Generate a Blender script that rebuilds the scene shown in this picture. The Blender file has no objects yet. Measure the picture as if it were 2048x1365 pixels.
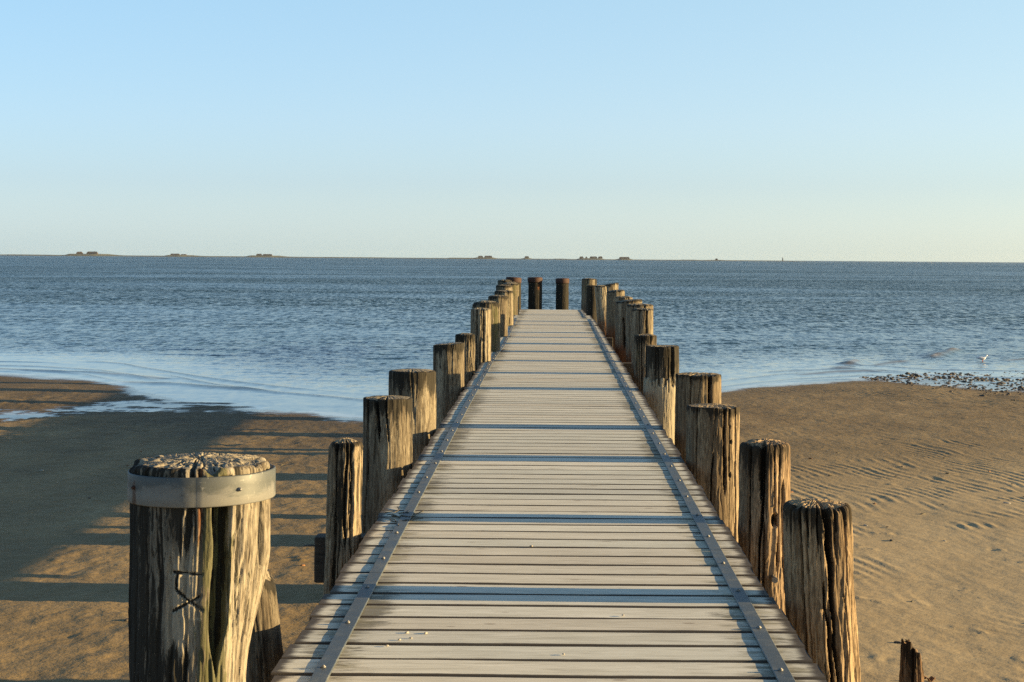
import bpy, bmesh, math, random
import numpy as np
from mathutils import Vector, Matrix

# ------------------------------------------------------------------ camera, sky, sun, exposure
scene = bpy.context.scene
col = scene.collection
cam_d = bpy.data.cameras.new('camera')
cam = bpy.data.objects.new('camera', cam_d)
col.objects.link(cam)
cam_d.sensor_width = 36.0
cam_d.lens = 58.0
cam_d.shift_x = -0.0386
cam_d.shift_y = -0.0803
cam_d.clip_start = 0.05
cam_d.clip_end = 90000
cam.location = (0, 0, 2.8)
cam.rotation_euler = (math.radians(90), -0.0075, 0)
scene.camera = cam

SUN_EL = math.radians(8.7)
SUN_AZ = math.radians(91)          # clockwise from +Y: the sun stands to the right
world = bpy.data.worlds.new('World')
scene.world = world
world.use_nodes = True
wn = world.node_tree.nodes
wl = world.node_tree.links
sky = wn.new('ShaderNodeTexSky')
sky.sky_type = 'NISHITA'
sky.sun_disc = False
sky.sun_elevation = SUN_EL
sky.sun_rotation = SUN_AZ
sky.altitude = 0
sky.air_density = 1.0
sky.dust_density = 0.6
sky.ozone_density = 2.0
bg = wn['Background']
bg.inputs['Strength'].default_value = 0.05
wl.new(sky.outputs['Color'], bg.inputs['Color'])
# pale marine haze low over the water, deepening to blue overhead, a little brighter and warmer towards the sun
tc = wn.new('ShaderNodeTexCoord')
sp_ = wn.new('ShaderNodeSeparateXYZ')
wl.new(tc.outputs['Generated'], sp_.inputs[0])
rampn = wn.new('ShaderNodeValToRGB')
SKY = [(0.0, (0.090, 0.150, 0.188)), (0.020, (0.078, 0.134, 0.190)), (0.045, (0.062, 0.109, 0.180)), (0.08, (0.070, 0.115, 0.187)), (0.157, (0.068, 0.118, 0.178)), (0.30, (0.032, 0.060, 0.106)), (0.55, (0.010, 0.025, 0.050)), (1.0, (0.006, 0.015, 0.031))]
els = rampn.color_ramp.elements
while len(els) < len(SKY):
    els.new(0.5)
for e_, (p_, c_) in zip(els, SKY):
    e_.position = p_
    e_.color = (*c_, 1)
wl.new(sp_.outputs['Z'], rampn.inputs[0])
warm = wn.new('ShaderNodeMix')
warm.data_type = 'RGBA'
warm.inputs[6].default_value = (0.86, 0.95, 1.02, 1)
warm.inputs[7].default_value = (1.46, 1.17, 0.96, 1)
mr = wn.new('ShaderNodeMapRange')
wl.new(sp_.outputs['X'], mr.inputs[0])
mr.inputs[1].default_value = -0.35
mr.inputs[2].default_value = 0.35
wl.new(mr.outputs[0], warm.inputs[0])
mul = wn.new('ShaderNodeMix')
mul.data_type = 'RGBA'
mul.blend_type = 'MULTIPLY'
mul.inputs[0].default_value = 1.0
wl.new(rampn.outputs[0], mul.inputs[6])
wl.new(warm.outputs[2], mul.inputs[7])
bg2 = wn.new('ShaderNodeBackground')
wl.new(mul.outputs[2], bg2.inputs['Color'])
add = wn.new('ShaderNodeAddShader')
wl.new(bg.outputs[0], add.inputs[0])
wl.new(bg2.outputs[0], add.inputs[1])
wl.new(add.outputs[0], wn['World Output'].inputs['Surface'])

sun_d = bpy.data.lights.new('sun', 'SUN')
sun = bpy.data.objects.new('sun', sun_d)
col.objects.link(sun)
sun_d.energy = 5.0
sun_d.angle = math.radians(0.5)
sun_d.color = (1.0, 0.71, 0.34)
sdir = Vector((math.sin(SUN_AZ) * math.cos(SUN_EL), math.cos(SUN_AZ) * math.cos(SUN_EL), math.sin(SUN_EL)))
sun.rotation_euler = sdir.to_track_quat('Z', 'Y').to_euler()
sun.location = (30, 0, 20)

scene.view_settings.view_transform = 'Standard'
scene.view_settings.look = 'None'
scene.view_settings.gamma = 1
scene.view_settings.use_curve_mapping = False
scene.view_settings.exposure = 1.5
scene.cycles.use_denoising = False

# ------------------------------------------------------------------ helpers
def hash3(ix, iy, iz, seed):
    h = (ix.astype(np.int64) * 374761393 + iy.astype(np.int64) * 668265263 + iz.astype(np.int64) * 2147483647 + seed * 1274126177) & 0xFFFFFFFF
    h = ((h ^ (h >> 13)) * 1274126177) & 0xFFFFFFFF
    h = ((h ^ (h >> 16)) * 2246822519) & 0xFFFFFFFF
    h = h ^ (h >> 15)
    return (h & 0xFFFFFF).astype(np.float64) / 0x7FFFFF - 1.0

def vn(x, y, z=0.0, seed=0):
    x, y, z = np.broadcast_arrays(np.asarray(x, float), np.asarray(y, float), np.asarray(z, float))
    ix, iy, iz = np.floor(x), np.floor(y), np.floor(z)
    fx, fy, fz = x - ix, y - iy, z - iz
    ux, uy, uz = fx*fx*(3-2*fx), fy*fy*(3-2*fy), fz*fz*(3-2*fz)
    r = 0
    for a in (0, 1):
        wx = ux if a else 1-ux
        for b in (0, 1):
            wy = uy if b else 1-uy
            for c in (0, 1):
                wz = uz if c else 1-uz
                r = r + wx*wy*wz*hash3(ix+a, iy+b, iz+c, seed)
    return r

def fbm(x, y, z=0.0, seed=0, octv=4, gain=0.5):
    s, a, t, f = 0, 1.0, 0, 1.0
    for k in range(octv):
        s = s + a*vn(np.asarray(x)*f, np.asarray(y)*f, np.asarray(z)*f, seed+k*17)
        t += a
        a *= gain
        f *= 2.03
    return s/t

def sstep(a, b, x):
    t = np.clip((x-a)/(b-a), 0, 1)
    return t*t*(3-2*t)

def link(o, parent=None):
    col.objects.link(o)
    if parent is not None:
        o.parent = parent
    return o

def np_mesh(name, verts, quads, tris=None, smooth=True):
    me = bpy.data.meshes.new(name)
    verts = np.asarray(verts, np.float32)
    quads = np.asarray(quads, np.int32).reshape(-1, 4)
    tris = np.zeros((0, 3), np.int32) if tris is None else np.asarray(tris, np.int32).reshape(-1, 3)
    me.vertices.add(len(verts))
    me.vertices.foreach_set('co', verts.ravel())
    nl = quads.size + tris.size
    me.loops.add(nl)
    me.loops.foreach_set('vertex_index', np.concatenate([quads.ravel(), tris.ravel()]))
    npoly = len(quads) + len(tris)
    me.polygons.add(npoly)
    tot = np.concatenate([np.full(len(quads), 4), np.full(len(tris), 3)]).astype(np.int32)
    start = np.concatenate([[0], np.cumsum(tot)[:-1]]).astype(np.int32)
    me.polygons.foreach_set('loop_start', start)
    me.polygons.foreach_set('loop_total', tot)
    me.polygons.foreach_set('use_smooth', np.full(npoly, smooth))
    me.update(calc_edges=True)
    me.validate()
    return me

def grid_quads(nr, nc, off=0, wrap=False):
    r = np.arange(nr-1)[:, None]
    c = np.arange(nc if wrap else nc-1)[None, :]
    c2 = (c+1) % nc
    a = off + r*nc + c
    b = off + r*nc + c2
    d = off + (r+1)*nc + c
    e = off + (r+1)*nc + c2
    return np.stack([a, b, e, d], -1).reshape(-1, 4)

def set_attr(me, name, arr):
    if arr.ndim == 2:
        at = me.attributes.new(name, 'FLOAT_COLOR', 'POINT')
        at.data.foreach_set('color', np.asarray(arr, np.float32).ravel())
    else:
        at = me.attributes.new(name, 'FLOAT', 'POINT')
        at.data.foreach_set('value', np.asarray(arr, np.float32))

def tag(o, label=None, cat=None, group=None, kind=None):
    if label: o['label'] = label
    if cat: o['category'] = cat
    if group: o['group'] = group
    if kind: o['kind'] = kind
    return o

def thing(name, label, cat, loc=(0, 0, 0), group=None):
    o = bpy.data.objects.new(name, None)
    o.empty_display_size = 0.2
    o.location = loc
    link(o)
    return tag(o, label, cat, group)

def mesh_obj(name, me, mat, parent=None):
    o = bpy.data.objects.new(name, me)
    if mat is not None and len(me.materials) == 0:
        me.materials.append(mat)
    return link(o, parent)

class MB:
    """collects boxes and tubes, and links them as one mesh"""
    def __init__(s):
        s.bm = bmesh.new()
    def box(s, cx, cy, cz, sx, sy, sz, bev=0.0, rot=None):
        g = bmesh.ops.create_cube(s.bm, size=1.0)['verts']
        for v in g:
            v.co = Vector((v.co.x*sx, v.co.y*sy, v.co.z*sz))
        if bev:
            ed = list({e for v in g for e in v.link_edges})
            r = bmesh.ops.bevel(s.bm, geom=ed, offset=bev, segments=2, affect='EDGES', profile=0.6)
            g = list({v for f in r['faces'] for v in f.verts} | {v for v in g if v.is_valid})
        M = Matrix.Translation((cx, cy, cz))
        if rot is not None:
            M = M @ rot
        for v in g:
            v.co = M @ v.co
        return g
    def cyl(s, p, r, h, n=12, axis='Z', r2=None, bev=0):
        g = bmesh.ops.create_cone(s.bm, cap_ends=True, segments=n, radius1=r, radius2=r if r2 is None else r2, depth=h)['verts']
        M = Matrix.Translation(p)
        if axis == 'Y':
            M = M @ Matrix.Rotation(math.pi/2, 4, 'X')
        elif axis == 'X':
            M = M @ Matrix.Rotation(math.pi/2, 4, 'Y')
        elif not isinstance(axis, str):
            M = M @ Vector(axis).to_track_quat('Z', 'Y').to_matrix().to_4x4()
        for v in g:
            v.co = M @ v.co
        return g
    def mesh(s, name, smooth=False):
        me = bpy.data.meshes.new(name)
        s.bm.normal_update()
        s.bm.to_mesh(me)
        s.bm.free()
        if smooth:
            for p in me.polygons:
                p.use_smooth = True
        return me
    def build(s, name, mat, parent=None, smooth=False):
        return mesh_obj(name, s.mesh(name, smooth), mat, parent)

# ------------------------------------------------------------------ materials
class NT:
    def __init__(s, name):
        s.m = bpy.data.materials.new(name)
        s.m.use_nodes = True
        s.t = s.m.node_tree
        s.p = s.t.nodes['Principled BSDF']
    def n(s, typ, **kw):
        nd = s.t.nodes.new('ShaderNode'+typ)
        for k, v in kw.items():
            setattr(nd, k, v)
        return nd
    def l(s, a, b):
        s.t.links.new(a, b)
    def put(s, sock, v):
        if isinstance(v, (int, float)):
            sock.default_value = v
        elif isinstance(v, tuple):
            sock.default_value = v if len(v) != 3 or sock.type == 'VECTOR' else (*v, 1)
        else:
            s.l(v, sock)
    def math(s, op, a, b=0.0, c=None, clamp=False):
        nd = s.n('Math', operation=op, use_clamp=clamp)
        s.put(nd.inputs[0], a)
        s.put(nd.inputs[1], b)
        if c is not None: s.put(nd.inputs[2], c)
        return nd.outputs[0]
    def mix(s, f, a, b, mode='MIX'):
        nd = s.n('Mix', data_type='RGBA', blend_type=mode)
        s.put(nd.inputs[0], f)
        s.put(nd.inputs[6], a)
        s.put(nd.inputs[7], b)
        return nd.outputs[2]
    def fmix(s, f, a, b):
        nd = s.n('Mix', data_type='FLOAT')
        s.put(nd.inputs[0], f)
        s.put(nd.inputs[2], a)
        s.put(nd.inputs[3], b)
        return nd.outputs[0]
    def co(s, kind='Object'):
        return s.n('TexCoord').outputs[kind]
    def mapv(s, vec, scale=(1, 1, 1), loc=(0, 0, 0), rot=(0, 0, 0)):
        nd = s.n('Mapping')
        s.l(vec, nd.inputs[0])
        nd.inputs['Scale'].default_value = scale
        s.put(nd.inputs['Location'], loc)
        nd.inputs['Rotation'].default_value = rot
        return nd.outputs[0]
    def noise(s, vec, scale, detail=4, rough=0.55, dist=0.0, w=None, out=0):
        nd = s.n('TexNoise')
        if w is not None:
            nd.noise_dimensions = '4D'
            s.put(nd.inputs['W'], w)
        s.l(vec, nd.inputs['Vector'])
        s.put(nd.inputs['Scale'], scale)
        nd.inputs['Detail'].default_value = detail
        nd.inputs['Roughness'].default_value = rough
        nd.inputs['Distortion'].default_value = dist
        return nd.outputs[out]
    def ramp(s, f, stops, interp='LINEAR'):
        nd = s.n('ValToRGB')
        nd.color_ramp.interpolation = interp
        el = nd.color_ramp.elements
        while len(el) < len(stops):
            el.new(0.5)
        for e, (p, c) in zip(el, stops):
            e.position = p
            e.color = (*c, 1) if isinstance(c, tuple) else (c, c, c, 1)
        s.l(f, nd.inputs[0])
        return nd.outputs[0]
    def step(s, f, a, b, lo=0.0, hi=1.0):
        nd = s.n('MapRange', interpolation_type='SMOOTHSTEP')
        s.put(nd.inputs[0], f)
        nd.inputs[1].default_value = a
        nd.inputs[2].default_value = b
        nd.inputs[3].default_value = lo
        nd.inputs[4].default_value = hi
        return nd.outputs[0]
    def attr(s, name):
        nd = s.n('Attribute')
        nd.attribute_name = name
        return nd
    def bump(s, h, strength, dist, normal=None):
        nd = s.n('Bump')
        s.put(nd.inputs['Strength'], strength)
        nd.inputs['Distance'].default_value = dist
        s.l(h, nd.inputs['Height'])
        if normal is not None:
            s.l(normal, nd.inputs['Normal'])
        return nd.outputs[0]
    def set(s, **kw):
        for k, v in kw.items():
            s.put(s.p.inputs[k.replace('_', ' ')], v)
        return s.m

def mat_wood():
    m = NT('weathered_pile_wood')
    oc = m.co()
    w = m.math('MULTIPLY', m.n('ObjectInfo').outputs['Random'], 37.0)
    v1 = m.mapv(oc, (1, 1, 0.06))
    g1 = m.noise(v1, 62, 6, 0.68, 0.9, w)
    v2 = m.mapv(oc, (1, 1, 0.09))
    g2 = m.noise(v2, 190, 4, 0.6, 0.0, w)
    blot = m.noise(m.mapv(oc, (1, 1, 0.3)), 9, 5, 0.6, 0.6, w)
    base = m.ramp(g1, [(0.30, (0.018, 0.015, 0.011)), (0.44, (0.072, 0.059, 0.043)), (0.56, (0.145, 0.127, 0.096)), (0.70, (0.235, 0.212, 0.168))])
    base = m.mix(m.step(g2, 0.46, 0.30), base, (0.022, 0.018, 0.013))
    base = m.mix(m.step(blot, 0.42, 0.62, 0, 0.45), base, (0.120, 0.098, 0.070))
    a = m.attr('stain_shade')
    sep = m.n('SeparateColor')
    m.l(a.outputs['Color'], sep.inputs[0])
    fine = m.noise(m.mapv(oc, (1, 1, 0.16)), 60, 6, 0.7, 0.5, w)
    def mask(ch, soft=0.12):
        return m.step(m.math('ADD', ch, m.math('MULTIPLY', m.math('SUBTRACT', fine, 0.5), 2.1)), 0.5-soft, 0.5+soft)
    base = m.mix(mask(a.outputs['Alpha'], 0.3), base, (0.30, 0.272, 0.212))
    base = m.mix(m.math('MULTIPLY', mask(sep.outputs[2]), 0.8), base, (0.055, 0.060, 0.020))
    base = m.mix(m.math('MULTIPLY', mask(sep.outputs[1], 0.3), 0.9), base, (0.135, 0.050, 0.016))
    base = m.mix(m.math('MULTIPLY', mask(sep.outputs[0]), 0.93), base, (0.013, 0.012, 0.009))
    base = m.mix(1.0, base, m.n('ObjectInfo').outputs['Color'], 'MULTIPLY')
    h = m.math('ADD', m.math('MULTIPLY', g1, 0.7), m.math('MULTIPLY', g2, 0.35))
    return m.set(Base_Color=base, Roughness=0.85, Normal=m.bump(h, 0.75, 0.010), Specular_IOR_Level=0.25)

def mat_plank():
    m = NT('weathered_deck_planks')
    oc = m.co()
    rnd = m.attr('rnd').outputs['Fac']
    off = m.n('CombineXYZ')
    m.l(m.math('MULTIPLY', rnd, 91.0), off.inputs[0])
    m.l(m.math('MULTIPLY', rnd, 53.0), off.inputs[2])
    va = m.n('VectorMath', operation='ADD')
    m.l(oc, va.inputs[0])
    m.l(off.outputs[0], va.inputs[1])
    ov = va.outputs[0]
    g1 = m.noise(m.mapv(ov, (0.09, 1, 1)), 26, 5, 0.6, 1.2)
    g2 = m.noise(m.mapv(ov, (0.05, 1, 1)), 110, 4, 0.6, 0.3)
    base = m.ramp(g1, [(0.30, (0.52, 0.50, 0.415)), (0.5, (0.665, 0.645, 0.55)), (0.7, (0.77, 0.75, 0.65))])
    base = m.mix(m.step(g2, 0.44, 0.28, 0, 0.60), base, (0.24, 0.205, 0.16))
    tint = m.ramp(rnd, [(0.0, (0.76, 0.77, 0.75)), (0.25, (0.98, 0.96, 0.91)), (0.5, (0.88, 0.89, 0.86)), (0.75, (1.04, 1.02, 0.97)), (1.0, (0.86, 0.81, 0.74))])
    base = m.mix(1.0, base, tint, 'MULTIPLY')
    # knots: sparse dark eyes with swirling grain
    vo = m.n('TexVoronoi')
    m.l(m.mapv(ov, (2.2, 7.5, 0.0)), vo.inputs['Vector'])
    vo.inputs['Scale'].default_value = 1.0
    kn = m.math('ADD', vo.outputs['Distance'], m.math('MULTIPLY', m.math('SUBTRACT', g1, 0.5), 0.06))
    base = m.mix(m.step(kn, 0.085, 0.045, 0, 0.75), base, (0.17, 0.12, 0.075))
    base = m.mix(m.step(m.math('ABSOLUTE', m.math('SUBTRACT', kn, 0.12)), 0.03, 0.0, 0, 0.25), base, (0.3, 0.25, 0.18))
    # blackened, mossy stains gathering beside the strips
    sx = m.n('SeparateXYZ')
    m.l(oc, sx.inputs[0])
    ax = m.math('ABSOLUTE', m.math('SUBTRACT', sx.outputs[0], 0.02))
    near = m.step(m.math('ABSOLUTE', m.math('SUBTRACT', ax, 0.875)), 0.34, 0.0)
    sn = m.noise(m.mapv(ov, (0.22, 1, 1)), 20, 6, 0.75, 0.5)
    big = m.noise(m.mapv(oc, (1, 0.7, 1)), 1.6, 3, 0.5)
    stm = m.math('ADD', m.math('MULTIPLY', near, 0.58), m.math('ADD', m.math('MULTIPLY', m.math('SUBTRACT', sn, 0.5), 1.5), m.math('MULTIPLY', m.math('SUBTRACT', big, 0.5), 0.9)))
    base = m.mix(m.step(stm, 0.42, 0.72, 0, 0.80), base, (0.085, 0.075, 0.050))
    mossn = m.noise(m.mapv(ov, (0.5, 1, 1)), 7, 5, 0.7, 0.2, 4.0)
    ms = m.math('MULTIPLY', m.step(m.math('ADD', m.math('MULTIPLY', near, 0.26), mossn), 0.66, 0.92), 0.6)
    base = m.mix(ms, base, (0.24, 0.205, 0.095))
    # grime along the plank edges, plus gap shade painted on their sides
    ed = m.attr('edge').outputs['Fac']
    base = m.mix(m.math('MULTIPLY', m.step(m.math('ADD', ed, m.math('MULTIPLY', m.math('SUBTRACT', sn, 0.5), 0.9)), 0.40, 0.85), 0.95), base, (0.045, 0.034, 0.025))
    h = m.math('ADD', m.math('MULTIPLY', g1, 0.5), m.math('MULTIPLY', g2, 0.4))
    return m.set(Base_Color=base, Roughness=0.78, Normal=m.bump(h, 0.35, 0.004), Specular_IOR_Level=0.3)

def mat_beam():
    m = NT('dark_beam_wood')
    g = m.noise(m.mapv(m.co(), (0.1, 0.4, 1)), 30, 5, 0.6)
    b = m.ramp(g, [(0.3, (0.022, 0.018, 0.013)), (0.7, (0.075, 0.058, 0.040))])
    return m.set(Base_Color=b, Roughness=0.9, Normal=m.bump(g, 0.5, 0.01))

def mat_strip():
    m = NT('galvanised_strip')
    oc = m.co()
    n1 = m.noise(oc, 9, 5, 0.65)
    n2 = m.noise(oc, 90, 3, 0.6)
    b = m.ramp(n1, [(0.3, (0.062, 0.074, 0.076)), (0.55, (0.105, 0.120, 0.120)), (0.75, (0.19, 0.20, 0.185))])
    b = m.mix(m.step(n2, 0.62, 0.75, 0, 0.5), b, (0.36, 0.34, 0.29))
    return m.set(Base_Color=b, Roughness=m.ramp(n1, [(0.3, 0.42), (0.7, 0.6)]), Metallic=0.4, Normal=m.bump(n2, 0.15, 0.002))

def mat_band():
    m = NT('galvanised_band')
    oc = m.co()
    n1 = m.noise(m.mapv(oc, (1, 1, 1.6)), 7, 5, 0.6, 0.6)
    n2 = m.noise(oc, 60, 4, 0.7)
    sx = m.n('SeparateXYZ')
    m.l(oc, sx.inputs[0])
    zz = m.math('ADD', m.math('MULTIPLY', sx.outputs[2], 9.0), m.math('MULTIPLY', m.math('SUBTRACT', n1, 0.5), 1.6))
    b = m.ramp(zz, [(0.1, (0.20, 0.20, 0.18)), (0.42, (0.165, 0.168, 0.155)), (0.62, (0.085, 0.095, 0.092)), (0.95, (0.07, 0.08, 0.08))])
    b = m.mix(m.step(n2, 0.60, 0.72, 0, 0.6), b, (0.30, 0.30, 0.27))
    a = m.attr('rust').outputs['Fac']
    b = m.mix(m.step(m.math('ADD', a, m.math('MULTIPLY', m.math('SUBTRACT', n2, 0.5), 0.8)), 0.3, 0.8, 0, 0.85), b, (0.075, 0.040, 0.026))
    return m.set(Base_Color=b, Roughness=0.55, Metallic=0.25, Normal=m.bump(n2, 0.12, 0.002))

def mat_rust():
    m = NT('rusty_iron')
    n1 = m.noise(m.co(), 14, 5, 0.65)
    b = m.ramp(n1, [(0.3, (0.018, 0.008, 0.005)), (0.55, (0.050, 0.019, 0.010)), (0.8, (0.085, 0.037, 0.020))])
    return m.set(Base_Color=b, Roughness=0.8, Normal=m.bump(n1, 0.4, 0.01))

def mat_sand():
    m = NT('tidal_sand')
    oc = m.co()
    wet = m.attr('wet').outputs['Fac']
    n1 = m.noise(m.mapv(oc, (1, 0.55, 1)), 0.9, 5, 0.6)
    n2 = m.noise(oc, 7, 5, 0.65)
    n3 = m.noise(oc, 140, 3, 0.6)
    nm = m.math('ADD', m.math('MULTIPLY', n1, 0.6), m.math('MULTIPLY', n2, 0.4))
    dry = m.ramp(nm, [(0.34, (0.360, 0.276, 0.155)), (0.52, (0.440, 0.342, 0.196)), (0.68, (0.505, 0.40, 0.234))])
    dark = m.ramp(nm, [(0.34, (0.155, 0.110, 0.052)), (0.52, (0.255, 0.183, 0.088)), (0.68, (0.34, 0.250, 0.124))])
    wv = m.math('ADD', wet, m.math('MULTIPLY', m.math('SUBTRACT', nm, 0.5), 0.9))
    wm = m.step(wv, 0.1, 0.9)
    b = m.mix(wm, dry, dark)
    b = m.mix(m.step(n3, 0.40, 0.26, 0, 0.35), b, (0.09, 0.07, 0.045))
    vo = m.n('TexVoronoi')
    m.l(oc, vo.inputs['Vector'])
    vo.inputs['Scale'].default_value = 5.5
    vo.inputs['Randomness'].default_value = 1.0
    b = m.mix(m.step(vo.outputs['Distance'], 0.075, 0.03, 0, 0.7), b, m.ramp(m.n('SeparateColor').outputs[0], [(0, (0.10, 0.07, 0.045)), (1, (0.1, 0.07, 0.045))]))
    b = m.mix(m.math('MULTIPLY', m.attr('soak').outputs['Fac'], 0.75), b, (0.085, 0.066, 0.040))
    rip = m.n('TexWave', wave_type='BANDS', bands_direction='Y')
    m.l(m.mapv(oc, (1, 1, 1), (0, 0, 0), (0, 0, 0.5)), rip.inputs['Vector'])
    rip.inputs['Scale'].default_value = 2.6
    rip.inputs['Distortion'].default_value = 7.0
    rip.inputs['Detail'].default_value = 3.0
    rip.inputs['Detail Scale'].default_value = 1.3
    lump = m.noise(oc, 17, 4, 0.6)
    patch = m.step(m.noise(m.mapv(oc, (1, 0.5, 1)), 0.5, 3, 0.6), 0.47, 0.60)
    h = m.math('ADD', m.math('MULTIPLY', m.math('MULTIPLY', rip.outputs[0], patch), 0.12), m.math('ADD', m.math('MULTIPLY', lump, 1.1), m.math('MULTIPLY', n3, 0.03)))
    return m.set(Base_Color=b, Roughness=m.fmix(m.attr('film').outputs['Fac'], m.fmix(wm, 0.9, 0.7), 0.16), Specular_IOR_Level=m.fmix(m.attr('film').outputs['Fac'], 0.08, 0.5),
                 Normal=m.bump(h, m.fmix(m.attr('film').outputs['Fac'], m.fmix(wm, 0.16, 0.32), 0.12), 0.028))

def mat_sea():
    m = NT('sea_water')
    geo = m.n('NewGeometry').outputs['Position']
    calm = m.attr('calm').outputs['Fac']
    silt = m.attr('silt').outputs['Fac']
    foam = m.attr('foam').outputs['Fac']
    # wind patches: big drawn-out areas that are rougher or smoother
    patch = m.noise(m.mapv(geo, (0.012, 0.035, 1)), 1.0, 4, 0.6)
    patch2 = m.noise(m.mapv(geo, (0.08, 0.30, 1)), 1.0, 4, 0.6)
    amp = m.math('ADD', m.step(patch, 0.36, 0.62, 0.55, 1.15), m.math('MULTIPLY', m.math('SUBTRACT', patch2, 0.5), 0.7))
    amp = m.math('MULTIPLY', amp, m.math('SUBTRACT', 1.0, m.math('MULTIPLY', calm, 0.86)))
    # wave facets: slopes taken straight from noise, so they do not flatten out in the distance
    def slopes(scale, det, w):
        c = m.noise(m.mapv(geo, scale), 1.0, det, 0.6, 0.4, w, out=1)
        sp = m.n('SeparateColor')
        m.l(c, sp.inputs[0])
        return m.math('SUBTRACT', sp.outputs[0], 0.5), m.math('SUBTRACT', sp.outputs[1], 0.5)
    ax, ay = slopes((2.8, 4.2, 1), 3, 1.0)
    bx, by = slopes((8.0, 12.0, 1), 2, 5.0)
    cx_, cy_ = slopes((0.5, 1.0, 1), 3, 9.0)
    sx = m.math('ADD', m.math('MULTIPLY', ax, 0.45), m.math('ADD', m.math('MULTIPLY', bx, 0.35), m.math('MULTIPLY', cx_, 0.25)))
    sy = m.math('ADD', m.math('MULTIPLY', ay, 1.0), m.math('ADD', m.math('MULTIPLY', by, 1.0), m.math('MULTIPLY', cy_, 0.40)))
    px = m.n('SeparateXYZ')
    m.l(geo, px.inputs[0])
    open_ = m.step(m.math('LOGARITHM', px.outputs[1], 10.0), 1.55, 2.25)
    sy = m.math('SUBTRACT', m.math('MULTIPLY', sy, m.math('ADD', 0.62, m.math('MULTIPLY', open_, 1.0))), m.math('ADD', 0.02, m.math('MULTIPLY', open_, 0.24)))
    dx_, dy_ = slopes((4.0, 0.70, 1), 4, 13.0)
    sx = m.math('ADD', sx, m.math('MULTIPLY', dx_, 0.3))
    sy = m.math('ADD', sy, m.math('MULTIPLY', dy_, m.step(m.math('LOGARITHM', px.outputs[1], 10.0), 1.65, 1.98, 0.35, 1.15)))
    geoN = m.n('NewGeometry').outputs['Normal']
    cmb = m.n('CombineXYZ')
    m.l(m.math('MULTIPLY', sx, amp), cmb.inputs[0])
    m.l(m.math('MULTIPLY', sy, amp), cmb.inputs[1])
    vadd = m.n('VectorMath', operation='ADD')
    m.l(geoN, vadd.inputs[0])
    m.l(cmb.outputs[0], vadd.inputs[1])
    vnrm = m.n('VectorMath', operation='NORMALIZE')
    m.l(vadd.outputs[0], vnrm.inputs[0])
    nb = vnrm.outputs[0]
    deep = m.mix(m.step(patch2, 0.4, 0.65), (0.020, 0.052, 0.058), (0.032, 0.070, 0.076))
    b = m.mix(m.math('MULTIPLY', calm, 0.6), deep, (0.10, 0.13, 0.125))
    b = m.mix(silt, b, (0.16, 0.115, 0.055))
    b = m.mix(foam, b, (0.75, 0.74, 0.70))
    return m.set(Base_Color=b, Roughness=m.math('ADD', m.fmix(calm, 0.16, 0.06), m.math('MULTIPLY', silt, 0.25)), IOR=1.333, Specular_IOR_Level=0.5, Normal=nb)

def mat_plain(name, c, rough=0.8, var=0.25, scale=8, metallic=0.0, bump=0.0):
    m = NT(name)
    n = m.noise(m.co(), scale, 4, 0.6)
    lo = tuple(x*(1-var) for x in c)
    hi = tuple(min(1, x*(1+var)) for x in c)
    b = m.ramp(n, [(0.3, lo), (0.7, hi)])
    kw = dict(Base_Color=b, Roughness=rough, Metallic=metallic)
    if bump:
        kw['Normal'] = m.bump(n, bump, 0.01)
    return m.set(**kw)

M_WOOD = mat_wood()
M_PLANK = mat_plank()
M_BEAM = mat_beam()
M_STRIP = mat_strip()
M_BAND = mat_band()
M_RUST = mat_rust()
M_SAND = mat_sand()
M_SEA = mat_sea()
M_BOLT = mat_plain('bolt_steel', (0.20, 0.20, 0.19), 0.45, 0.3, 60, 0.6)
M_STONE = mat_plain('dark_mussel_stone', (0.070, 0.058, 0.044), 0.8, 0.5, 5, 0, 0.5)
M_ISLE = mat_plain('salt_meadow', (0.080, 0.088, 0.062), 0.95, 0.3, 0.02)
M_WALL = mat_plain('brick_wall', (0.11, 0.075, 0.055), 0.9, 0.2, 0.2)
M_ROOF = mat_plain('thatch_roof', (0.075, 0.07, 0.066), 0.95, 0.2, 0.2)
M_WHITE = mat_plain('white_feathers', (0.88, 0.87, 0.85), 0.8, 0.05, 20)
M_GREY = mat_plain('grey_feathers', (0.66, 0.66, 0.67), 0.8, 0.08, 20)
M_RED = mat_plain('red_bill', (0.55, 0.07, 0.03), 0.6, 0.1, 20)
M_LEAF = mat_plain('dry_leaf', (0.22, 0.105, 0.04), 0.8, 0.4, 40)
M_SHELL = mat_plain('shell', (0.36, 0.33, 0.27), 0.6, 0.3, 60)
M_WEED = mat_plain('seaweed', (0.06, 0.05, 0.025), 0.7, 0.3, 30)

# ------------------------------------------------------------------ beach
SHX = np.array([-400, -60, -30, -20, -12.9, -11.0, -8.7, -7.2, -5.9, -4.8, -3.2, 0, 3.7, 5.7, 7.8, 9.0, 9.9, 14, 25, 60, 400], float)
SHY = np.array([42, 44, 43, 40.5, 38.8, 37.5, 34.2, 31.9, 30.3, 29.5, 28.1, 31, 35.0, 37.7, 39.4, 38.6, 37.5, 37, 40, 43, 42], float)

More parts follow.
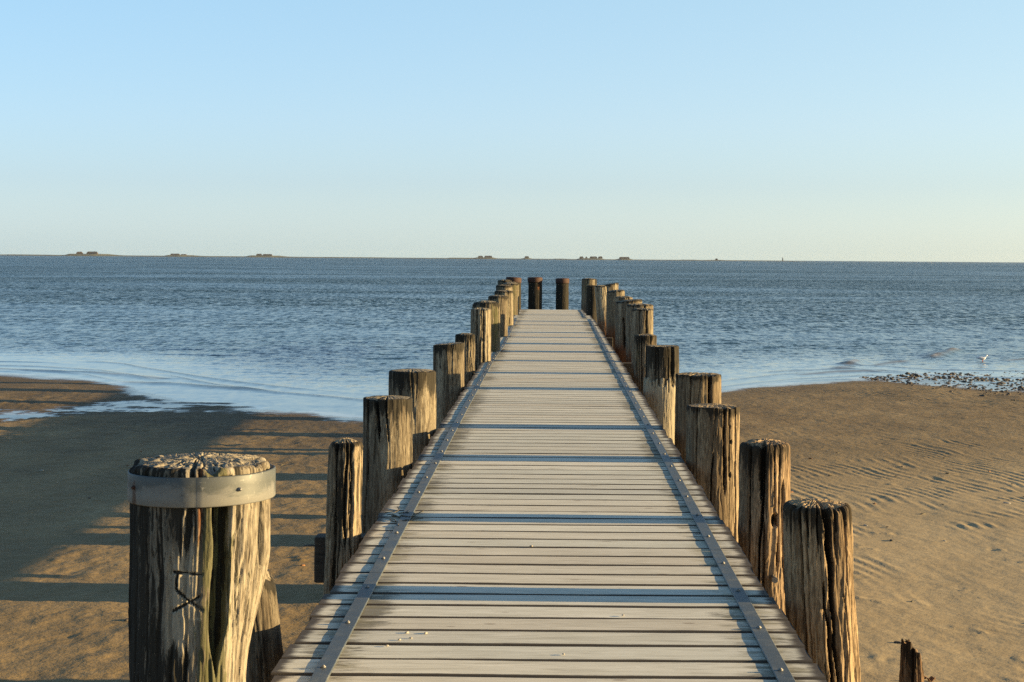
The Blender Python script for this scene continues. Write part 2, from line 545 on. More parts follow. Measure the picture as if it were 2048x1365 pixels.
def ground_z(X, Y):
    s = np.interp(X, SHX, SHY) + 0.5*vn(X*0.5, Y*0.2, 0, 5) - Y
    z = np.where(s > 0, 0.26*(1-np.exp(-np.maximum(s, 0)*0.0125/0.26)), s*0.013)
    z = np.maximum(z, -2.5)
    near = sstep(60, 30, np.abs(Y))*sstep(60, 25, np.abs(X))
    # shallow channel of standing puddles on the left
    cy = np.interp(X, [-14, -9.3, -8.2, -6.1, -3.0], [27.0, 28.6, 30.2, 30.7, 30.6])
    g = np.exp(-((Y-cy)/np.interp(X, [-9, -7], [2.0, 1.2]))**4)*sstep(-5.2, -6.6, X)
    pud = np.interp(X, [-9.5, -8, -6], [-0.007, -0.002, 0.006]) + 0.026*fbm(X*1.1, Y*2.8, 0, 21, 5, 0.66)
    z = z*(1-g) + pud*g
    # flat, wet mussel ground on the right
    g2 = sstep(6.5, 9.2, X)*np.exp(-((Y-np.interp(X, [7, 10, 13], [39.8, 39.4, 39.2]))/np.interp(X, [7, 10], [1.2, 4.6]))**4)
    pud2 = -0.006 + 0.028*fbm(X*1.1, Y*0.7, 0, 33, 4, 0.6)
    z = z*(1-g2) + pud2*g2
    und = 0.014*fbm(X*0.35, Y*0.22, 0, 7, 3) + 0.006*fbm(X*1.3, Y*0.8, 0, 11, 3)
    dryf = sstep(-2, 4, s)
    pm = sstep(-0.04, 0.22, fbm(X*0.55+3, Y*0.34, 0, 61, 3))*(0.25+0.75*sstep(0, 1.5, X))
    q = X*0.93 + Y*0.20 + 0.16*vn(X*1.2, Y*0.8, 0, 71)
    rip = (1-np.abs(np.sin(q*math.pi/0.14 + 1.2*vn(X*2.4, Y*1.6, 0, 72))))**1.2 - 0.4
    rip = rip*(0.15+0.85*sstep(-0.25, 0.35, vn(X*3.2, Y*2.6, 0, 73)))
    fine = 0.0045*fbm(X*6, Y*4.5, 0, 75, 3, 0.6)
    return z + near*(und*(0.4+0.6*dryf) + dryf*(0.0105*rip*np.maximum(pm, 0.16*sstep(0, 2, X)) + (0.8+1.9*sstep(1, -1, X)+0.9*sstep(20, 28, Y))*fine))

def axis(parts):
    return np.concatenate(parts)

def geo_axis(a, b, first, ratio):
    out, x, st = [], a, first
    sgn = 1 if b > a else -1
    while (x-b)*sgn < 0:
        x += sgn*st
        st *= ratio
        out.append(x)
    return np.array(out)

xs_f = np.arange(-10.2, 9.61, 0.029)
ys_f = np.concatenate([np.arange(9.4, 22, 0.045), np.arange(22, 43, 0.075)])
xs = np.concatenate([geo_axis(xs_f[0], -45000, 0.05, 1.16)[::-1], xs_f, geo_axis(xs_f[-1], 45000, 0.05, 1.16)])
ys = np.concatenate([geo_axis(ys_f[0], -3000, 0.06, 1.25)[::-1], ys_f, geo_axis(ys_f[-1], 45000, 0.1, 1.16)])
GX, GY = np.meshgrid(xs, ys)
GZ = ground_z(GX, GY)
# worm casts, scuffs and bird prints pressed into the near sand
rc = random.Random(77)
for k in range(230):
    cx0, cy0 = rc.uniform(-7, 8), 9.6 + 15*rc.random()**1.3
    ang, n_b = rc.uniform(0, 3.14), rc.randint(4, 9)
    for j in range(n_b):
        t_ = rc.uniform(-.11, .11)
        bx_, by_ = cx0 + t_*math.cos(ang) + rc.gauss(0, .025), cy0 + t_*math.sin(ang)*1.6 + rc.gauss(0, .04)
        sg, hh = rc.uniform(.014, .035), rc.choice([1, 1, -1])*rc.uniform(.003, .009)
        i0, i1 = np.searchsorted(xs, [bx_-3*sg, bx_+3*sg])
        j0, j1 = np.searchsorted(ys, [by_-4*sg, by_+4*sg])
        GZ[j0:j1, i0:i1] += hh*np.exp(-((GX[j0:j1, i0:i1]-bx_)/sg)**2 - ((GY[j0:j1, i0:i1]-by_)/(1.3*sg))**2)
me = np_mesh('beach', np.stack([GX, GY, GZ], -1).reshape(-1, 3), grid_quads(len(ys), len(xs)))
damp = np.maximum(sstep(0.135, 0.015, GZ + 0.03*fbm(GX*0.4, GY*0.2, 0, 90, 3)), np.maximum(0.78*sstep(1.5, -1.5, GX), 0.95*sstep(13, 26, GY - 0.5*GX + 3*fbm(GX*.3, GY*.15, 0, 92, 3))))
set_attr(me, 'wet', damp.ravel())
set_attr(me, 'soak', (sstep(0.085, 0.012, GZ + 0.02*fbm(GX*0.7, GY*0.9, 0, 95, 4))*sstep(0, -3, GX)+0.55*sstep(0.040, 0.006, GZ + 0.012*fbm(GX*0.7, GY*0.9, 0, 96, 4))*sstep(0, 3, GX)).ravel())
set_attr(me, 'film', sstep(0.011, 0.001, GZ + 0.006*fbm(GX*0.9, GY*1.5, 0, 93, 4)).ravel())
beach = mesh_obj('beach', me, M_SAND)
tag(beach, kind='structure')

def gz(x, y):
    return float(ground_z(np.array([float(x)]), np.array([float(y)]))[0])

# ------------------------------------------------------------------ sea
xs_f = np.concatenate([np.arange(-22, -15, 0.2), np.arange(-15, 15.01, 0.11), np.arange(15.2, 24, 0.2)])
ys_f = np.concatenate([np.arange(26.0, 58.0, 0.11)])
g = geo_axis(ys_f[-1], 320, 0.13, 1.008)
xs = np.concatenate([geo_axis(xs_f[0], -45000, 0.25, 1.10)[::-1], xs_f, geo_axis(xs_f[-1], 45000, 0.25, 1.10)])
ys = np.concatenate([ys_f, g, geo_axis(g[-1], 45000, 6, 1.2)])
GX, GY = np.meshgrid(xs, ys)
shore = np.interp(GX, SHX, SHY)
off = GY - shore
calm = sstep(14, 2.5, off + 2.5*fbm(GX*0.15, GY*0.12, 0, 41, 3) + 0.12*np.clip(GX, -12, 12))
A = (1-0.93*calm)*sstep(330, 120, GY)*sstep(60, 25, np.abs(GX)*30/np.maximum(GY, 30))
rng = np.random.default_rng(4)
W = np.zeros_like(GX)
for k in range(26):
    lam = 0.45*1.085**k
    ang = rng.normal(0.12, 0.42)
    amp = 0.0048*min(lam, 1.0)**1.1
    kx, ky = math.sin(ang)*2*math.pi/lam, math.cos(ang)*2*math.pi/lam
    ph = kx*GX + ky*GY + rng.uniform(0, 6.28) + 1.2*vn(GX*0.35/lam, GY*0.35/lam, 0, 200+k)
    fade = sstep(2.2, 5.0, lam/np.maximum(0.11, GY*0.0032))
    W += amp*fade*(1-2*np.abs(np.sin(ph/2))**0.8 if k % 2 else np.sin(ph))*(0.5+0.6*vn(GX*0.22/lam, GY*0.3/lam, 0, 300+k))
Z = W*A
# thin swash lines lapping at the sand
lines = np.zeros_like(GX)
for k, (o, a) in enumerate([(0.45, .012), (1.3, .016), (2.4, .018), (3.8, .02), (5.4, .02)]):
    dd = off - o - 0.8*fbm(GX*0.22+k*9, GY*0.05, 0, 55, 3)
    lines += a*np.exp(-(dd/0.16)**2)*sstep(-0.1, 0.25, vn(GX*0.28+k*7, GY*0.05, 0, 58))
Z += lines
silt = np.clip(sstep(0.6, -0.2, off)*0.5 + lines*22, 0, 0.85)
gzs = ground_z(GX, GY)
foam = 0.40*np.exp(-((gzs+0.004)/0.0045)**2)*sstep(-0.1, 0.4, vn(GX*2.2, GY*2.2, 0, 81))*(off < 6)
for (x0, y0, x1, y1, hh) in [(11.05, 48.0, 12.9, 52.6, .12), (7.95, 44.4, 8.5, 46.0, .10), (7.4, 42.7, 7.75, 43.6, .045), (8.8, 44.3, 10.0, 46.6, .03), (6.2, 40.6, 8.4, 42.2, .03), (13.0, 47.0, 16.5, 49.5, .045),
                             (-13.5, 40.2, -10.2, 38.9, .03), (-10.2, 39.0, -8.8, 37.6, .03), (-9.3, 36.6, -6.0, 34.4, .03)]:
    t = np.clip(((GX-x0)*(x1-x0)+(GY-y0)*(y1-y0))/((x1-x0)**2+(y1-y0)**2), 0, 1)
    px, py = x0+t*(x1-x0), y0+t*(y1-y0)
    nx, ny = -(y1-y0), (x1-x0)
    L = math.hypot(nx, ny)
    d = ((GX-px)**2+(GY-py-0.25*vn(GX*1.1, GX*0+3, 0, 77))**2)**0.5
    e = np.exp(-(d/0.26)**2)*np.minimum(1, 4*t*(1-t)+0.35)
    Z += hh*e
    silt = np.maximum(silt, 0.9*np.exp(-(d/0.20)**2))
    if hh > 0.04:
        foam = np.maximum(foam, 0.6*np.exp(-(d/0.09)**2)*sstep(0.05, 0.4, vn(GX*3.5, GY*3.5, 0, 79)))
me = np_mesh('sea', np.stack([GX, GY, Z], -1).reshape(-1, 3), grid_quads(len(ys), len(xs)))
set_attr(me, 'calm', calm.ravel())
set_attr(me, 'silt', silt.ravel())
set_attr(me, 'foam', foam.ravel())
tag(mesh_obj('sea', me, M_SEA), kind='structure')

# ------------------------------------------------------------------ the pier
DECK = 1.21
PITCH = 0.256
T_PLANK = 0.045
pier = thing('pier', 'long straight boardwalk of pale weathered planks running out over the sand into the sea', 'pier', (0, 0, 0))
# piles: name, x, y, top z, radius
PILES = {
 'L1': (-1.280, 6.05, 2.050, 0.256), 'L1b': (-1.30, 7.24, 1.46, 0.10), 'L2': (-1.180, 9.53, 1.735, 0.100), 'L3': (-1.264, 12.83, 1.713, 0.194),
 'L4': (-1.292, 15.40, 1.749, 0.222), 'L5': (-1.271, 20.53, 1.735, 0.196), 'L6': (-1.219, 23.47, 1.717, 0.146), 'L7': (-1.089, 25.48, 2.015, 0.160),
 'L8': (-1.118, 28.42, 2.045, 0.245), 'L9': (-1.090, 33.73, 2.031, 0.206), 'L10': (-1.124, 39.23, 2.026, 0.226), 'L11': (-1.223, 42.90, 2.098, 0.228),
 'L12': (-1.178, 46.75, 2.079, 0.262), 'L13': (-1.416, 49.87, 2.137, 0.212), 'L14': (-1.210, 49.50, 2.083, 0.210), 'L15': (-1.229, 53.90, 2.167, 0.237),
 'E1': (-0.538, 54.27, 2.168, 0.230), 'E2': (0.363, 54.27, 2.142, 0.210),
 'R1': (1.259, 7.79, 1.655, 0.164), 'R2': (1.311, 10.08, 1.690, 0.157), 'R3': (1.294, 13.11, 1.643, 0.213), 'R4': (1.396, 15.58, 1.724, 0.217),
 'R5': (1.365, 20.17, 1.748, 0.214), 'R6': (1.313, 22.92, 1.747, 0.160), 'R7': (1.421, 25.67, 2.028, 0.163), 'R8': (1.516, 28.23, 2.026, 0.235),
 'R9': (1.448, 30.80, 2.030, 0.247), 'R10': (1.472, 33.37, 2.039, 0.172), 'R11': (1.390, 35.57, 2.122, 0.199), 'R12': (1.181, 39.60, 2.158, 0.144),
 'R13': (1.462, 41.98, 2.158, 0.248), 'R14': (1.153, 46.75, 2.041, 0.156), 'R15': (1.164, 52.07, 2.175, 0.213), 'R16': (1.296, 54.63, 2.137, 0.215)}

def deck_l(y):
    return -1.05 if y < 47 else -1.0
def deck_r(y):
    if y < 43.4: return 1.046 + 0.0026*(y-6)
    if y < 46.5: return 1.12
    if y < 48.5: return 1.04
    return 0.995
rp = random.Random(11)
V, Q, RND, EDG = [], [], [], []
y = 3.6
nx = 22
# plank section: (dy, dz, edge) going round
hw, th, rd = PITCH/2-0.010, T_PLANK, 0.007
while y < 51.7:
    xl, xr = deck_l(y)+rp.uniform(-.012, .012), deck_r(y)+rp.uniform(-.012, .012)
    for k, (px, py, pz, pr) in PILES.items():
        if py > 8 and abs(py-y) < pr+PITCH*0.45 and py < 51.9:
            if px < 0 and px+pr > xl-0.02: xl = px+pr+0.025
            if px > 0 and px-pr < xr+0.02: xr = px-pr-0.025
    w = hw + rp.uniform(-.004, .003)
    sec = [(-w, -th), (-w, -rd), (-w+rd*0.4, -rd*0.35), (-w+rd, 0.0), (-w+0.016, 0.0008), (-w*0.3, 0.0), (w*0.3, 0.0), (w-0.016, 0.0008), (w-rd, 0.0), (w-rd*0.4, -rd*0.35), (w, -rd), (w, -th)]
    edg = [1, 1, 1, 0.85, 0.25, 0, 0, 0.25, 0.85, 1, 1, 1]
    ns = len(sec)
    base = len(V)
    r_, dz, tl, sk = rp.random(), rp.uniform(-.0004, .0004), rp.uniform(-.0006, .0006), rp.uniform(-.006, .006)
    for i in range(nx):
        t = i/(nx-1)
        x = xl+(xr-xl)*t
        wob = 0.0035*math.sin(x*2.3+r_*40)+0.0015*math.sin(x*7+r_*90)
        up = dz + 0.0007*math.sin(x*1.7+r_*60) + (0.0005*math.cos(x*5+r_*10))
        for (a, b), e in zip(sec, edg):
            V.append((x, y+a+wob+sk*(t-.5), DECK+b+up+tl*a/hw))
            RND.append(r_)
            EDG.append(e if 0 < i < nx-1 else 1)
    for i in range(nx-1):
        for j in range(ns):
            j2 = (j+1) % ns
            Q.append((base+i*ns+j, base+(i+1)*ns+j, base+(i+1)*ns+j2, base+i*ns+j2))
    # end caps as strips of quads
    for i, flip in ((0, True), (nx-1, False)):
        o = base+i*ns
        for j in range(ns//2-1):
            q = (o+j, o+j+1, o+ns-2-j, o+ns-1-j)
            Q.append(q if not flip else q[::-1])
    y += PITCH + rp.uniform(-.004, .004)
me = np_mesh('deck_planks', V, Q, smooth=False)
set_attr(me, 'rnd', np.array(RND))
set_attr(me, 'edge', np.array(EDG))
mesh_obj('deck_planks', me, M_PLANK, pier)
# bearers under the planks
for sx in (-0.86, 0.0, 0.86):
    b = MB()
    b.box(sx, 27.7, DECK-T_PLANK-0.004-0.11, 0.12, 48.2, 0.215)
    b.build('bearer', M_BEAM, pier)
for yy in (6.6, 9.75, 13.6, 16.2, 20.9, 23.9, 26.2, 29.0, 31.5, 34.6, 40.0, 44.0, 47.6, 51.2):
    b = MB()
    x0_, x1_ = (-1.38 if yy == 9.75 else -1.03), (1.3 if yy in (26.2, 34.6) else 1.0)
    b.box((x0_+x1_)/2, yy, DECK-T_PLANK-0.008-0.135, x1_-x0_, 0.15, 0.27, 0.012)
    b.build('cross_beam', M_BEAM, pier)
for yy in (17.0, 18.6):
    b = MB()
    b.cyl((0.75, yy, 0.40), 0.15, 1.5, 20)
    b.build('support_post', M_BEAM, pier)
# the two metal strips, in lengths, with their bolts
def strip_x(side, y):
    if side < 0:
        return float(np.interp(y, [3, 6.2, 12.6, 17.4, 26, 30.4, 44], [-.855, -.862, -.888, -.903, -.915, -.868, -.925]))
    if y > 44.3:
        return float(np.interp(y, [44, 47.5, 51.5], [.92, .93, .89]))
    return float(np.interp(y, [3, 6.2, 14, 26.5, 43.2], [.89, .898, .93, .957, 1.03]))
bb = MB()
bb.cyl((0, 0, 0.003), 0.011, 0.006, 10)
bb.cyl((0, 0, 0.008), 0.008, 0.005, 8, r2=0.005)
BOLT = bb.mesh('bolt', True)
BOLT.materials.append(M_BOLT)
ST_T = 0.0075
for side, cuts in ((-1, [3.7, 8.28, 13.9, 20.2, 26.4, 32.7, 38.5, 43.9]), (1, [3.7, 9.0, 14.6, 20.9, 27.1, 33.3, 38.9, 43.6]), (1, [44.5, 51.5])):
    for a, b_ in zip(cuts[:-1], cuts[1:]):
        n = max(4, int((b_-a)/0.28))
        v, q = [], []
        hwid = 0.033
        for i in range(n+1):
            yy = a+0.004+(b_-a-0.008)*i/n
            x = strip_x(side, yy)
            zw = DECK+0.0030+0.0006*math.sin(yy*1.9+side)
            prof = [(-hwid, 0), (-hwid, ST_T-.003), (-hwid+.003, ST_T), (hwid-.003, ST_T), (hwid, ST_T-.003), (hwid, 0)]
            for dx, dz in prof:
                v.append((x+dx, yy, zw+dz-0.002))  # sits just proud of the planks
        for i in range(n):
            for j in range(6):
                j2 = (j+1) % 6
                q.append((i*6+j, i*6+j2, (i+1)*6+j2, (i+1)*6+j))
        q += [(0, 5, 4, 1), (1, 4, 3, 2), (n*6, n*6+1, n*6+4, n*6+5), (n*6+1, n*6+2, n*6+3, n*6+4)]
        so = mesh_obj('metal_strip', np_mesh('metal_strip', v, q, smooth=False), M_STRIP, pier)
        nb = max(2, int(round((b_-a)/(3*PITCH))))
        for i in range(nb):
            yy = a + (i+0.5)*(b_-a)/nb + rp.uniform(-.03, .03)
            bo = bpy.data.objects.new('bolt', BOLT)
            bo.location = (strip_x(side, yy)+rp.uniform(-.006, .006), yy, DECK+0.0030+0.0006*math.sin(yy*1.9+side)+ST_T-0.002)
            link(bo, so)

# ------------------------------------------------------------------ piles
def pile_mesh(name, H, r, na, nh, seed, cracks=None, n_rand=9, dome=0.02, tilt=(0, 0), rough_top=0.012, lean=0.0, flare=0.03,
              dark_top=0.18, dark=0.35, moss=0.12, rust_base=0.0, bleach=0.25, lobes=0.03, rim=0.02, grain=0.004, step=None, special=None, topf=None, rand_depth=0.03, va=0.0):
    """H above the buried foot; cracks: (x offset -1..1 seen from the south, width, depth, from top, to, drift, wobble)"""
    rnd = random.Random(seed)
    th = np.linspace(0, 2*math.pi, na, endpoint=False)
    u = np.linspace(0, 1, nh)
    zt = np.concatenate([[0], H - (H*0.92)*(1-u)**1.35])
    nh = len(zt)
    TH, Z = np.meshgrid(th, zt)
    d = H - Z
    cs, sn = np.cos(TH), np.sin(TH)
    R = r*(1 + flare*d/1.0)
    R = R*(1 + lobes*vn(cs*1.3, sn*1.3, Z*0.8, seed) + 0.5*lobes*vn(cs*3, sn*3, Z*1.2, seed+1))
    warp = 0.35*vn(cs*2, sn*2, Z*2.2, seed+2)
    tw = TH + (0.022*vn(cs*3, sn*3, Z*3.5, seed+30) + 0.010*vn(cs*6, sn*6, Z*10, seed+31))/r*0.6
    cw, sw = np.cos(tw), np.sin(tw)
    gr = fbm((cw*r)*55 + warp, (sw*r)*55, Z*1.6, seed+3, 4, 0.6)
    fl_ = vn((cw*r)*48 + 2*warp, (sw*r)*48, Z*0.9, seed+11)
    flake = sstep(0.10, 0.16, fbm(cw*r*30, sw*r*30, Z*3.2, seed+13, 3))
    R = R - grain*0.7*flake
    R = R - grain*(1-np.abs(gr)*2.2)*0.9 - grain*1.3*np.clip(1-np.abs(fl_)*3.2, 0, 1) + 0.004*fbm(cs*r*16, sn*r*16, Z*2.5, seed+8, 3)
    cl = list(cracks or [])
    for k in range(n_rand):
        z0 = rnd.choice([-.1, -.1, rnd.uniform(0, .5)])
        cl.append((('t', rnd.uniform(0, 2*math.pi)), rnd.uniform(.005, .013), rnd.uniform(.35, 1)*rand_depth, z0, z0+rnd.uniform(.3, 1.4), rnd.uniform(-.03, .03), rnd.uniform(.006, .016)))
    cd = np.zeros_like(R)
    for i, (xo, w, dep, z0, z1, drift, wob) in enumerate(cl):
        t0 = xo[1] if isinstance(xo, tuple) else -math.pi/2 + va + math.asin(xo)
        tc = t0 + (drift*d + wob*vn(d*3.0, i*7.3, 0, seed+40+i) + wob*0.5*vn(d*11.0, i*3.1, 0, seed+80+i) + 0.5*(tw-TH)*r)/r
        da = np.abs((TH-tc+math.pi) % (2*math.pi)-math.pi)*r
        ww = w*(0.75+0.5*vn(d*4.0, i*1.7, 0, seed+120+i)+0.15)
        ww = ww*np.minimum(1, sstep(z0-0.02, z0+0.06, d))*sstep(z1+0.02, z1-0.12, d)
        prof = np.clip(1-(da/np.maximum(ww, 1e-4))**2, 0, 1)**0.6
        cd = np.maximum(cd, dep*prof*(ww > 1e-4))
    R = R - np.minimum(cd, r*0.7)
    st = np.zeros((nh, na, 4))
    streak = fbm(cs*r*22, sn*r*22, Z*0.9, seed+5, 4, 0.6)
    st[..., 0] = dark*0.6 + 0.75*np.exp(-(d/dark_top)**2)*min(1.0, dark_top/0.03) + 0.55*streak*(0.5+np.exp(-d/0.5)) - 0.12 + 0.5*sstep(0.004, 0.02, cd) + 0.45*np.clip(1-np.abs(fl_)*3.2, 0, 1)*sstep(.003, .006, grain) + 0.30*fbm(cs*r*7, sn*r*7, Z*1.1, seed+12, 3)  # stains, plus recess shade painted into cracks and furrows
    st[..., 1] = rust_base*sstep(0.45, 1.0, d) + 0.0
    st[..., 2] = moss + 0.4*fbm(cs*r*9, sn*r*9, Z*1.5, seed+6, 3)
    st[..., 3] = bleach + 0.5*fbm(cs*r*12, sn*r*12, Z*0.8, seed+7, 3)
    if step:
        zs, amp, thick = step
        jag = zs + amp*np.sign(vn(cs*r*38, sn*r*38, 0, seed+9))*np.abs(vn(cs*r*26, sn*r*26, 0, seed+9))**0.5
        m = sstep(jag-0.01, jag+0.012, d)
        R = R + thick*m - thick*0.5
        st[..., 3] += 0.5*m
        st[..., 0] += -0.35*m + 0.3*(1-m)
    if special is not None:
        R, st = special(TH - va, Z, d, R, st, r)
    # rounded rim
    e = np.clip(1-d/rim, 0, 1)
    R = R - rim*0.75*(1-np.sqrt(np.clip(1-e*e, 0, 1)))
    X, Y = R*cs, R*sn
    Zo = Z + (tilt[0]*X + tilt[1]*Y)*(Z/H)**2
    if topf is not None:
        Zo = np.minimum(Zo, topf(X, Y, TH) + 0*Z) if False else Zo*1.0
        lim = topf(X, Y, TH)
        Zo = Zo - np.maximum(0, H-lim)*(Z/H)**6
    chip = np.maximum(0, vn(np.cos(th)*r*22, np.sin(th)*r*22, 0, seed+33)-0.05)*rough_top*1.6 + np.minimum(cd[-3], 0.03)*0.5
    Zo = Zo - chip[None, :]*np.clip((Z-(H-0.10))/0.10, 0, 1)**1.5
    X = X + lean*d
    verts = [np.stack([X, Y, Zo], -1).reshape(-1, 3)]
    attr = [st.reshape(-1, 4)]
    quads = [grid_quads(nh, na, 0, True)]
    # top surface: rings running in to the centre, split by radial checks
    nr = max(6, na//14)
    top0 = (nh-1)*na
    prev = top0
    cnt = nh*na
    Xt, Yt, Zt = X[-1]-lean*d[-1], Y[-1], Zo[-1]
    cdt = cd[-1]
    Rt = R[-1]
    for k in range(1, nr+1):
        s = 1-k/nr
        s2 = s if k < nr else 0.004
        blend = sstep(0.0, 0.35, 1-s2)
        # toward the centre the outline relaxes to a circle
        Rm = Rt.mean()
        rr = (Rt*(1-0.5*blend) + Rm*0.5*blend)*s2
        x, y_ = rr*np.cos(th), rr*np.sin(th)
        flat = H + tilt[0]*x + tilt[1]*y_ + 0*th
        z = Zt*(1-blend) + flat*blend
        if topf is not None:
            z = Zt*s2 + (1-s2)*Zt.mean() - 0.02*(1-s2)
        z = z + dome*(1-s2*s2)
        # end grain: wedge shaped blocks between radial checks and ring splits
        ringf = s2*5.0 + 0.5*vn(np.cos(th)*2.5, np.sin(th)*2.5, 0, seed+24)
        ri_ = np.floor(ringf)
        nb_ = 11.0 + 6.0*np.maximum(ri_, 0)
        af = th/(2*math.pi)*nb_ + 0.35*vn(np.cos(th)*7, np.sin(th)*7, s2*3, seed+25) + ri_*0.37
        ai_ = np.floor(af) % nb_
        eA = np.minimum(af-np.floor(af), 1-(af-np.floor(af)))/nb_*2*math.pi*s2*r
        eR = np.minimum(ringf-ri_, 1-(ringf-ri_))*r/5.0
        gap_ = np.maximum(sstep(0.005, 0.0015, eA)*0.9, sstep(0.004, 0.001, eR)*0.45)
        z = z + rough_top*(0.20*hash3(ri_, ai_, 0*ai_, seed+26) - 0.55*gap_)*sstep(0.0, 0.12, 1-s2)
        z = z + rough_top*0.35*fbm(x*70, y_*70, 0, seed+20, 3, 0.6)
        z = z - np.minimum(cdt, 0.05)*1.0*sstep(0.1, 0.6, s2)
        x = x + lean*0
        verts.append(np.stack([x, y_, z], -1))
        a4 = np.zeros((na, 4))
        a4[:, 0] = 0.5*(dark-0.40) + 0.40*fbm(np.cos(th)*5*s2, np.sin(th)*5*s2, 0, seed+23, 3) + 0.05 + 0.5*gap_
        a4[:, 3] = bleach+0.25
        attr.append(a4)
        quads.append(np.stack([prev+np.arange(na), prev+(np.arange(na)+1) % na, cnt+(np.arange(na)+1) % na, cnt+np.arange(na)], -1))
        prev = cnt
        cnt += na
    # close the tiny hole
    verts.append(np.array([[0, 0, verts[-1][:, 2].mean()]]))
    attr.append(attr[-1][:1])
    tris = np.stack([prev+np.arange(na), prev+(np.arange(na)+1) % na, np.full(na, cnt)], -1)
    me = np_mesh(name, np.concatenate(verts), np.concatenate(quads), tris)
    set_attr(me, 'stain_shade', np.clip(np.concatenate(attr), 0, 1))
    return me

def seg_d(px, py, ax, ay, bx, by):
    t = np.clip(((px-ax)*(bx-ax)+(py-ay)*(by-ay))/((bx-ax)**2+(by-ay)**2), 0, 1)
    return np.hypot(px-ax-t*(bx-ax), py-ay-t*(by-ay))

def special_front(TH, Z, d, R, st, r):
    """near left pile: two hollowed channels, narrowing right flank, carved marks, rust run"""
    ph = (TH + math.pi/2 + math.pi) % (2*math.pi) - math.pi      # 0 faces the camera, + to the right
    arc = ph*r
    R = R*(1-0.33*sstep(0.28, 0.80, d)*np.clip(np.cos(TH-0.05), 0, 1)**1.2)
    # big channel, pointed at its lower end
    c0 = 0.304*r + 0.006*vn(d*6, 0.3, 0, 5) - 0.012*sstep(.3, .75, d)
    hw_ = 0.033*sstep(0.735, 0.50, d)**0.55*(1+0.20*vn(d*7, 2.2, 0, 9)) + 0.0005
    e = np.abs(arc-c0)
    m = sstep(hw_+0.004, hw_-0.004, e)*sstep(0.75, 0.72, d)*sstep(0.02, 0.06, d)
    fl = 0.060+0.006*fbm(arc*90, d*4, 0, 14, 3)
    R = R - m*fl
    st[..., 2] += 0.45*m
    st[..., 0] += 0.55*m  # recess shade painted on the channel floor
    # second channel near the right edge
    c1 = 1.10*r
    m2 = sstep(0.028, 0.020, np.abs(arc-c1-0.004*vn(d*8, 1.1, 0, 8)))*sstep(0.39, 0.36, d)*sstep(0.06, 0.1, d)
    R = R - m2*0.05
    st[..., 0] += 0.6*m2  # same painted recess shade in the narrower channel
    # rim of lighter wood around the channel
    rimm = np.exp(-((e-hw_)/0.012)**2)*sstep(0.75, 0.7, d)
    st[..., 3] += 0.45*rimm*(1-m)
    # carved marks: coordinates as seen from the front, metres from the axis and below the top
    sx = np.sin(ph)*r
    k = 0.000665
    def P(zx, zy): return ((zx-475)*k, 0.362+(zy-755)*0.00064)
    lines = [((332, 757), (482, 771), .0045), ((352, 757), (345, 850), .0048), ((345, 850), (385, 892), .0048), ((385, 892), (490, 968), .0048), ((328, 972), (480, 888), .0048)]
    cut = np.zeros_like(R)
    for (a, b, w) in lines:
        (ax, ay), (bx, by) = P(*a), P(*b)
        dist = seg_d(sx, d, ax, ay, bx, by)
        cut = np.maximum(cut, sstep(w*1.35, w*0.55, dist)*(np.abs(ph) < 1.3))
    R = R - 0.013*cut*(0.7+0.5*vn(sx*160, d*160, 0, 44))
    reg = np.exp(-((sx+0.045)/0.075)**4-((d-.46)/.17)**4)
    st[..., 0] += 0.5*cut - 1.0*reg*(1-cut)  # cuts painted darker as if shaded, wood around them lighter
    st[..., 3] += 0.2*reg
    (ax, ay), (bx, by) = P(308, 1010), P(482, 1016)
    sc = sstep(.0030, .001, seg_d(sx, d, ax, ay, bx, by))*(np.abs(ph) < 1.3)
    st[..., 3] += 0.6*sc
    # rust run below the band
    rr = np.exp(-((sx+0.002+0.004*vn(d*9, 0, 0, 3))/0.010)**2)*sstep(0.40, 0.12, d)*1.0
    st[..., 1] += 0.95*rr
    # left half: black stains plus painted shade; right half painted lighter as sunlit
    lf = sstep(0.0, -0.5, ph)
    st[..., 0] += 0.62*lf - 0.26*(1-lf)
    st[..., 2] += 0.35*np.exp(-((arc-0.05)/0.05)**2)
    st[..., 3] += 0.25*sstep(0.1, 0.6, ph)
    return R, st

def special_hole(TH, Z, d, R, st, r):
    ph = (TH + math.pi/2 + math.pi) % (2*math.pi) - math.pi
    e = np.hypot((ph-0.44)*r/0.026, (d-0.455)/0.042)
    m = sstep(1.1, 0.8, e)
    R = R - 0.06*m
    st[..., 0] += 0.9*m  # inside of the hole painted dark like shade
    return R, st

def special_blocks(TH, Z, d, R, st, r):
    # worm-eaten pits in a vertical row
    ph = (TH + math.pi/2 + math.pi) % (2*math.pi) - math.pi
    for (p, dd, s) in ((.68, .15, .006), (.74, .27, .009), (.66, .40, .006), (.72, .53, .011)):
        m = sstep(1.2, 0.7, np.hypot((ph-p)*r/s, (d-dd)/(s*1.9)))
        R = R - 0.03*m
        st[..., 0] += 0.8*m  # pits painted dark as recess shade
    return R, st

def special_streak(TH, Z, d, R, st, r):
    ph = (TH + math.pi/2 + math.pi) % (2*math.pi) - math.pi
    st[..., 1] += 1.1*np.exp(-((ph-0.55)/0.28)**2)*sstep(0.52, 0.30, d)
    st[..., 0] -= 0.9*np.exp(-((ph-0.55)/0.28)**2)*sstep(0.52, 0.30, d)
    return R, st

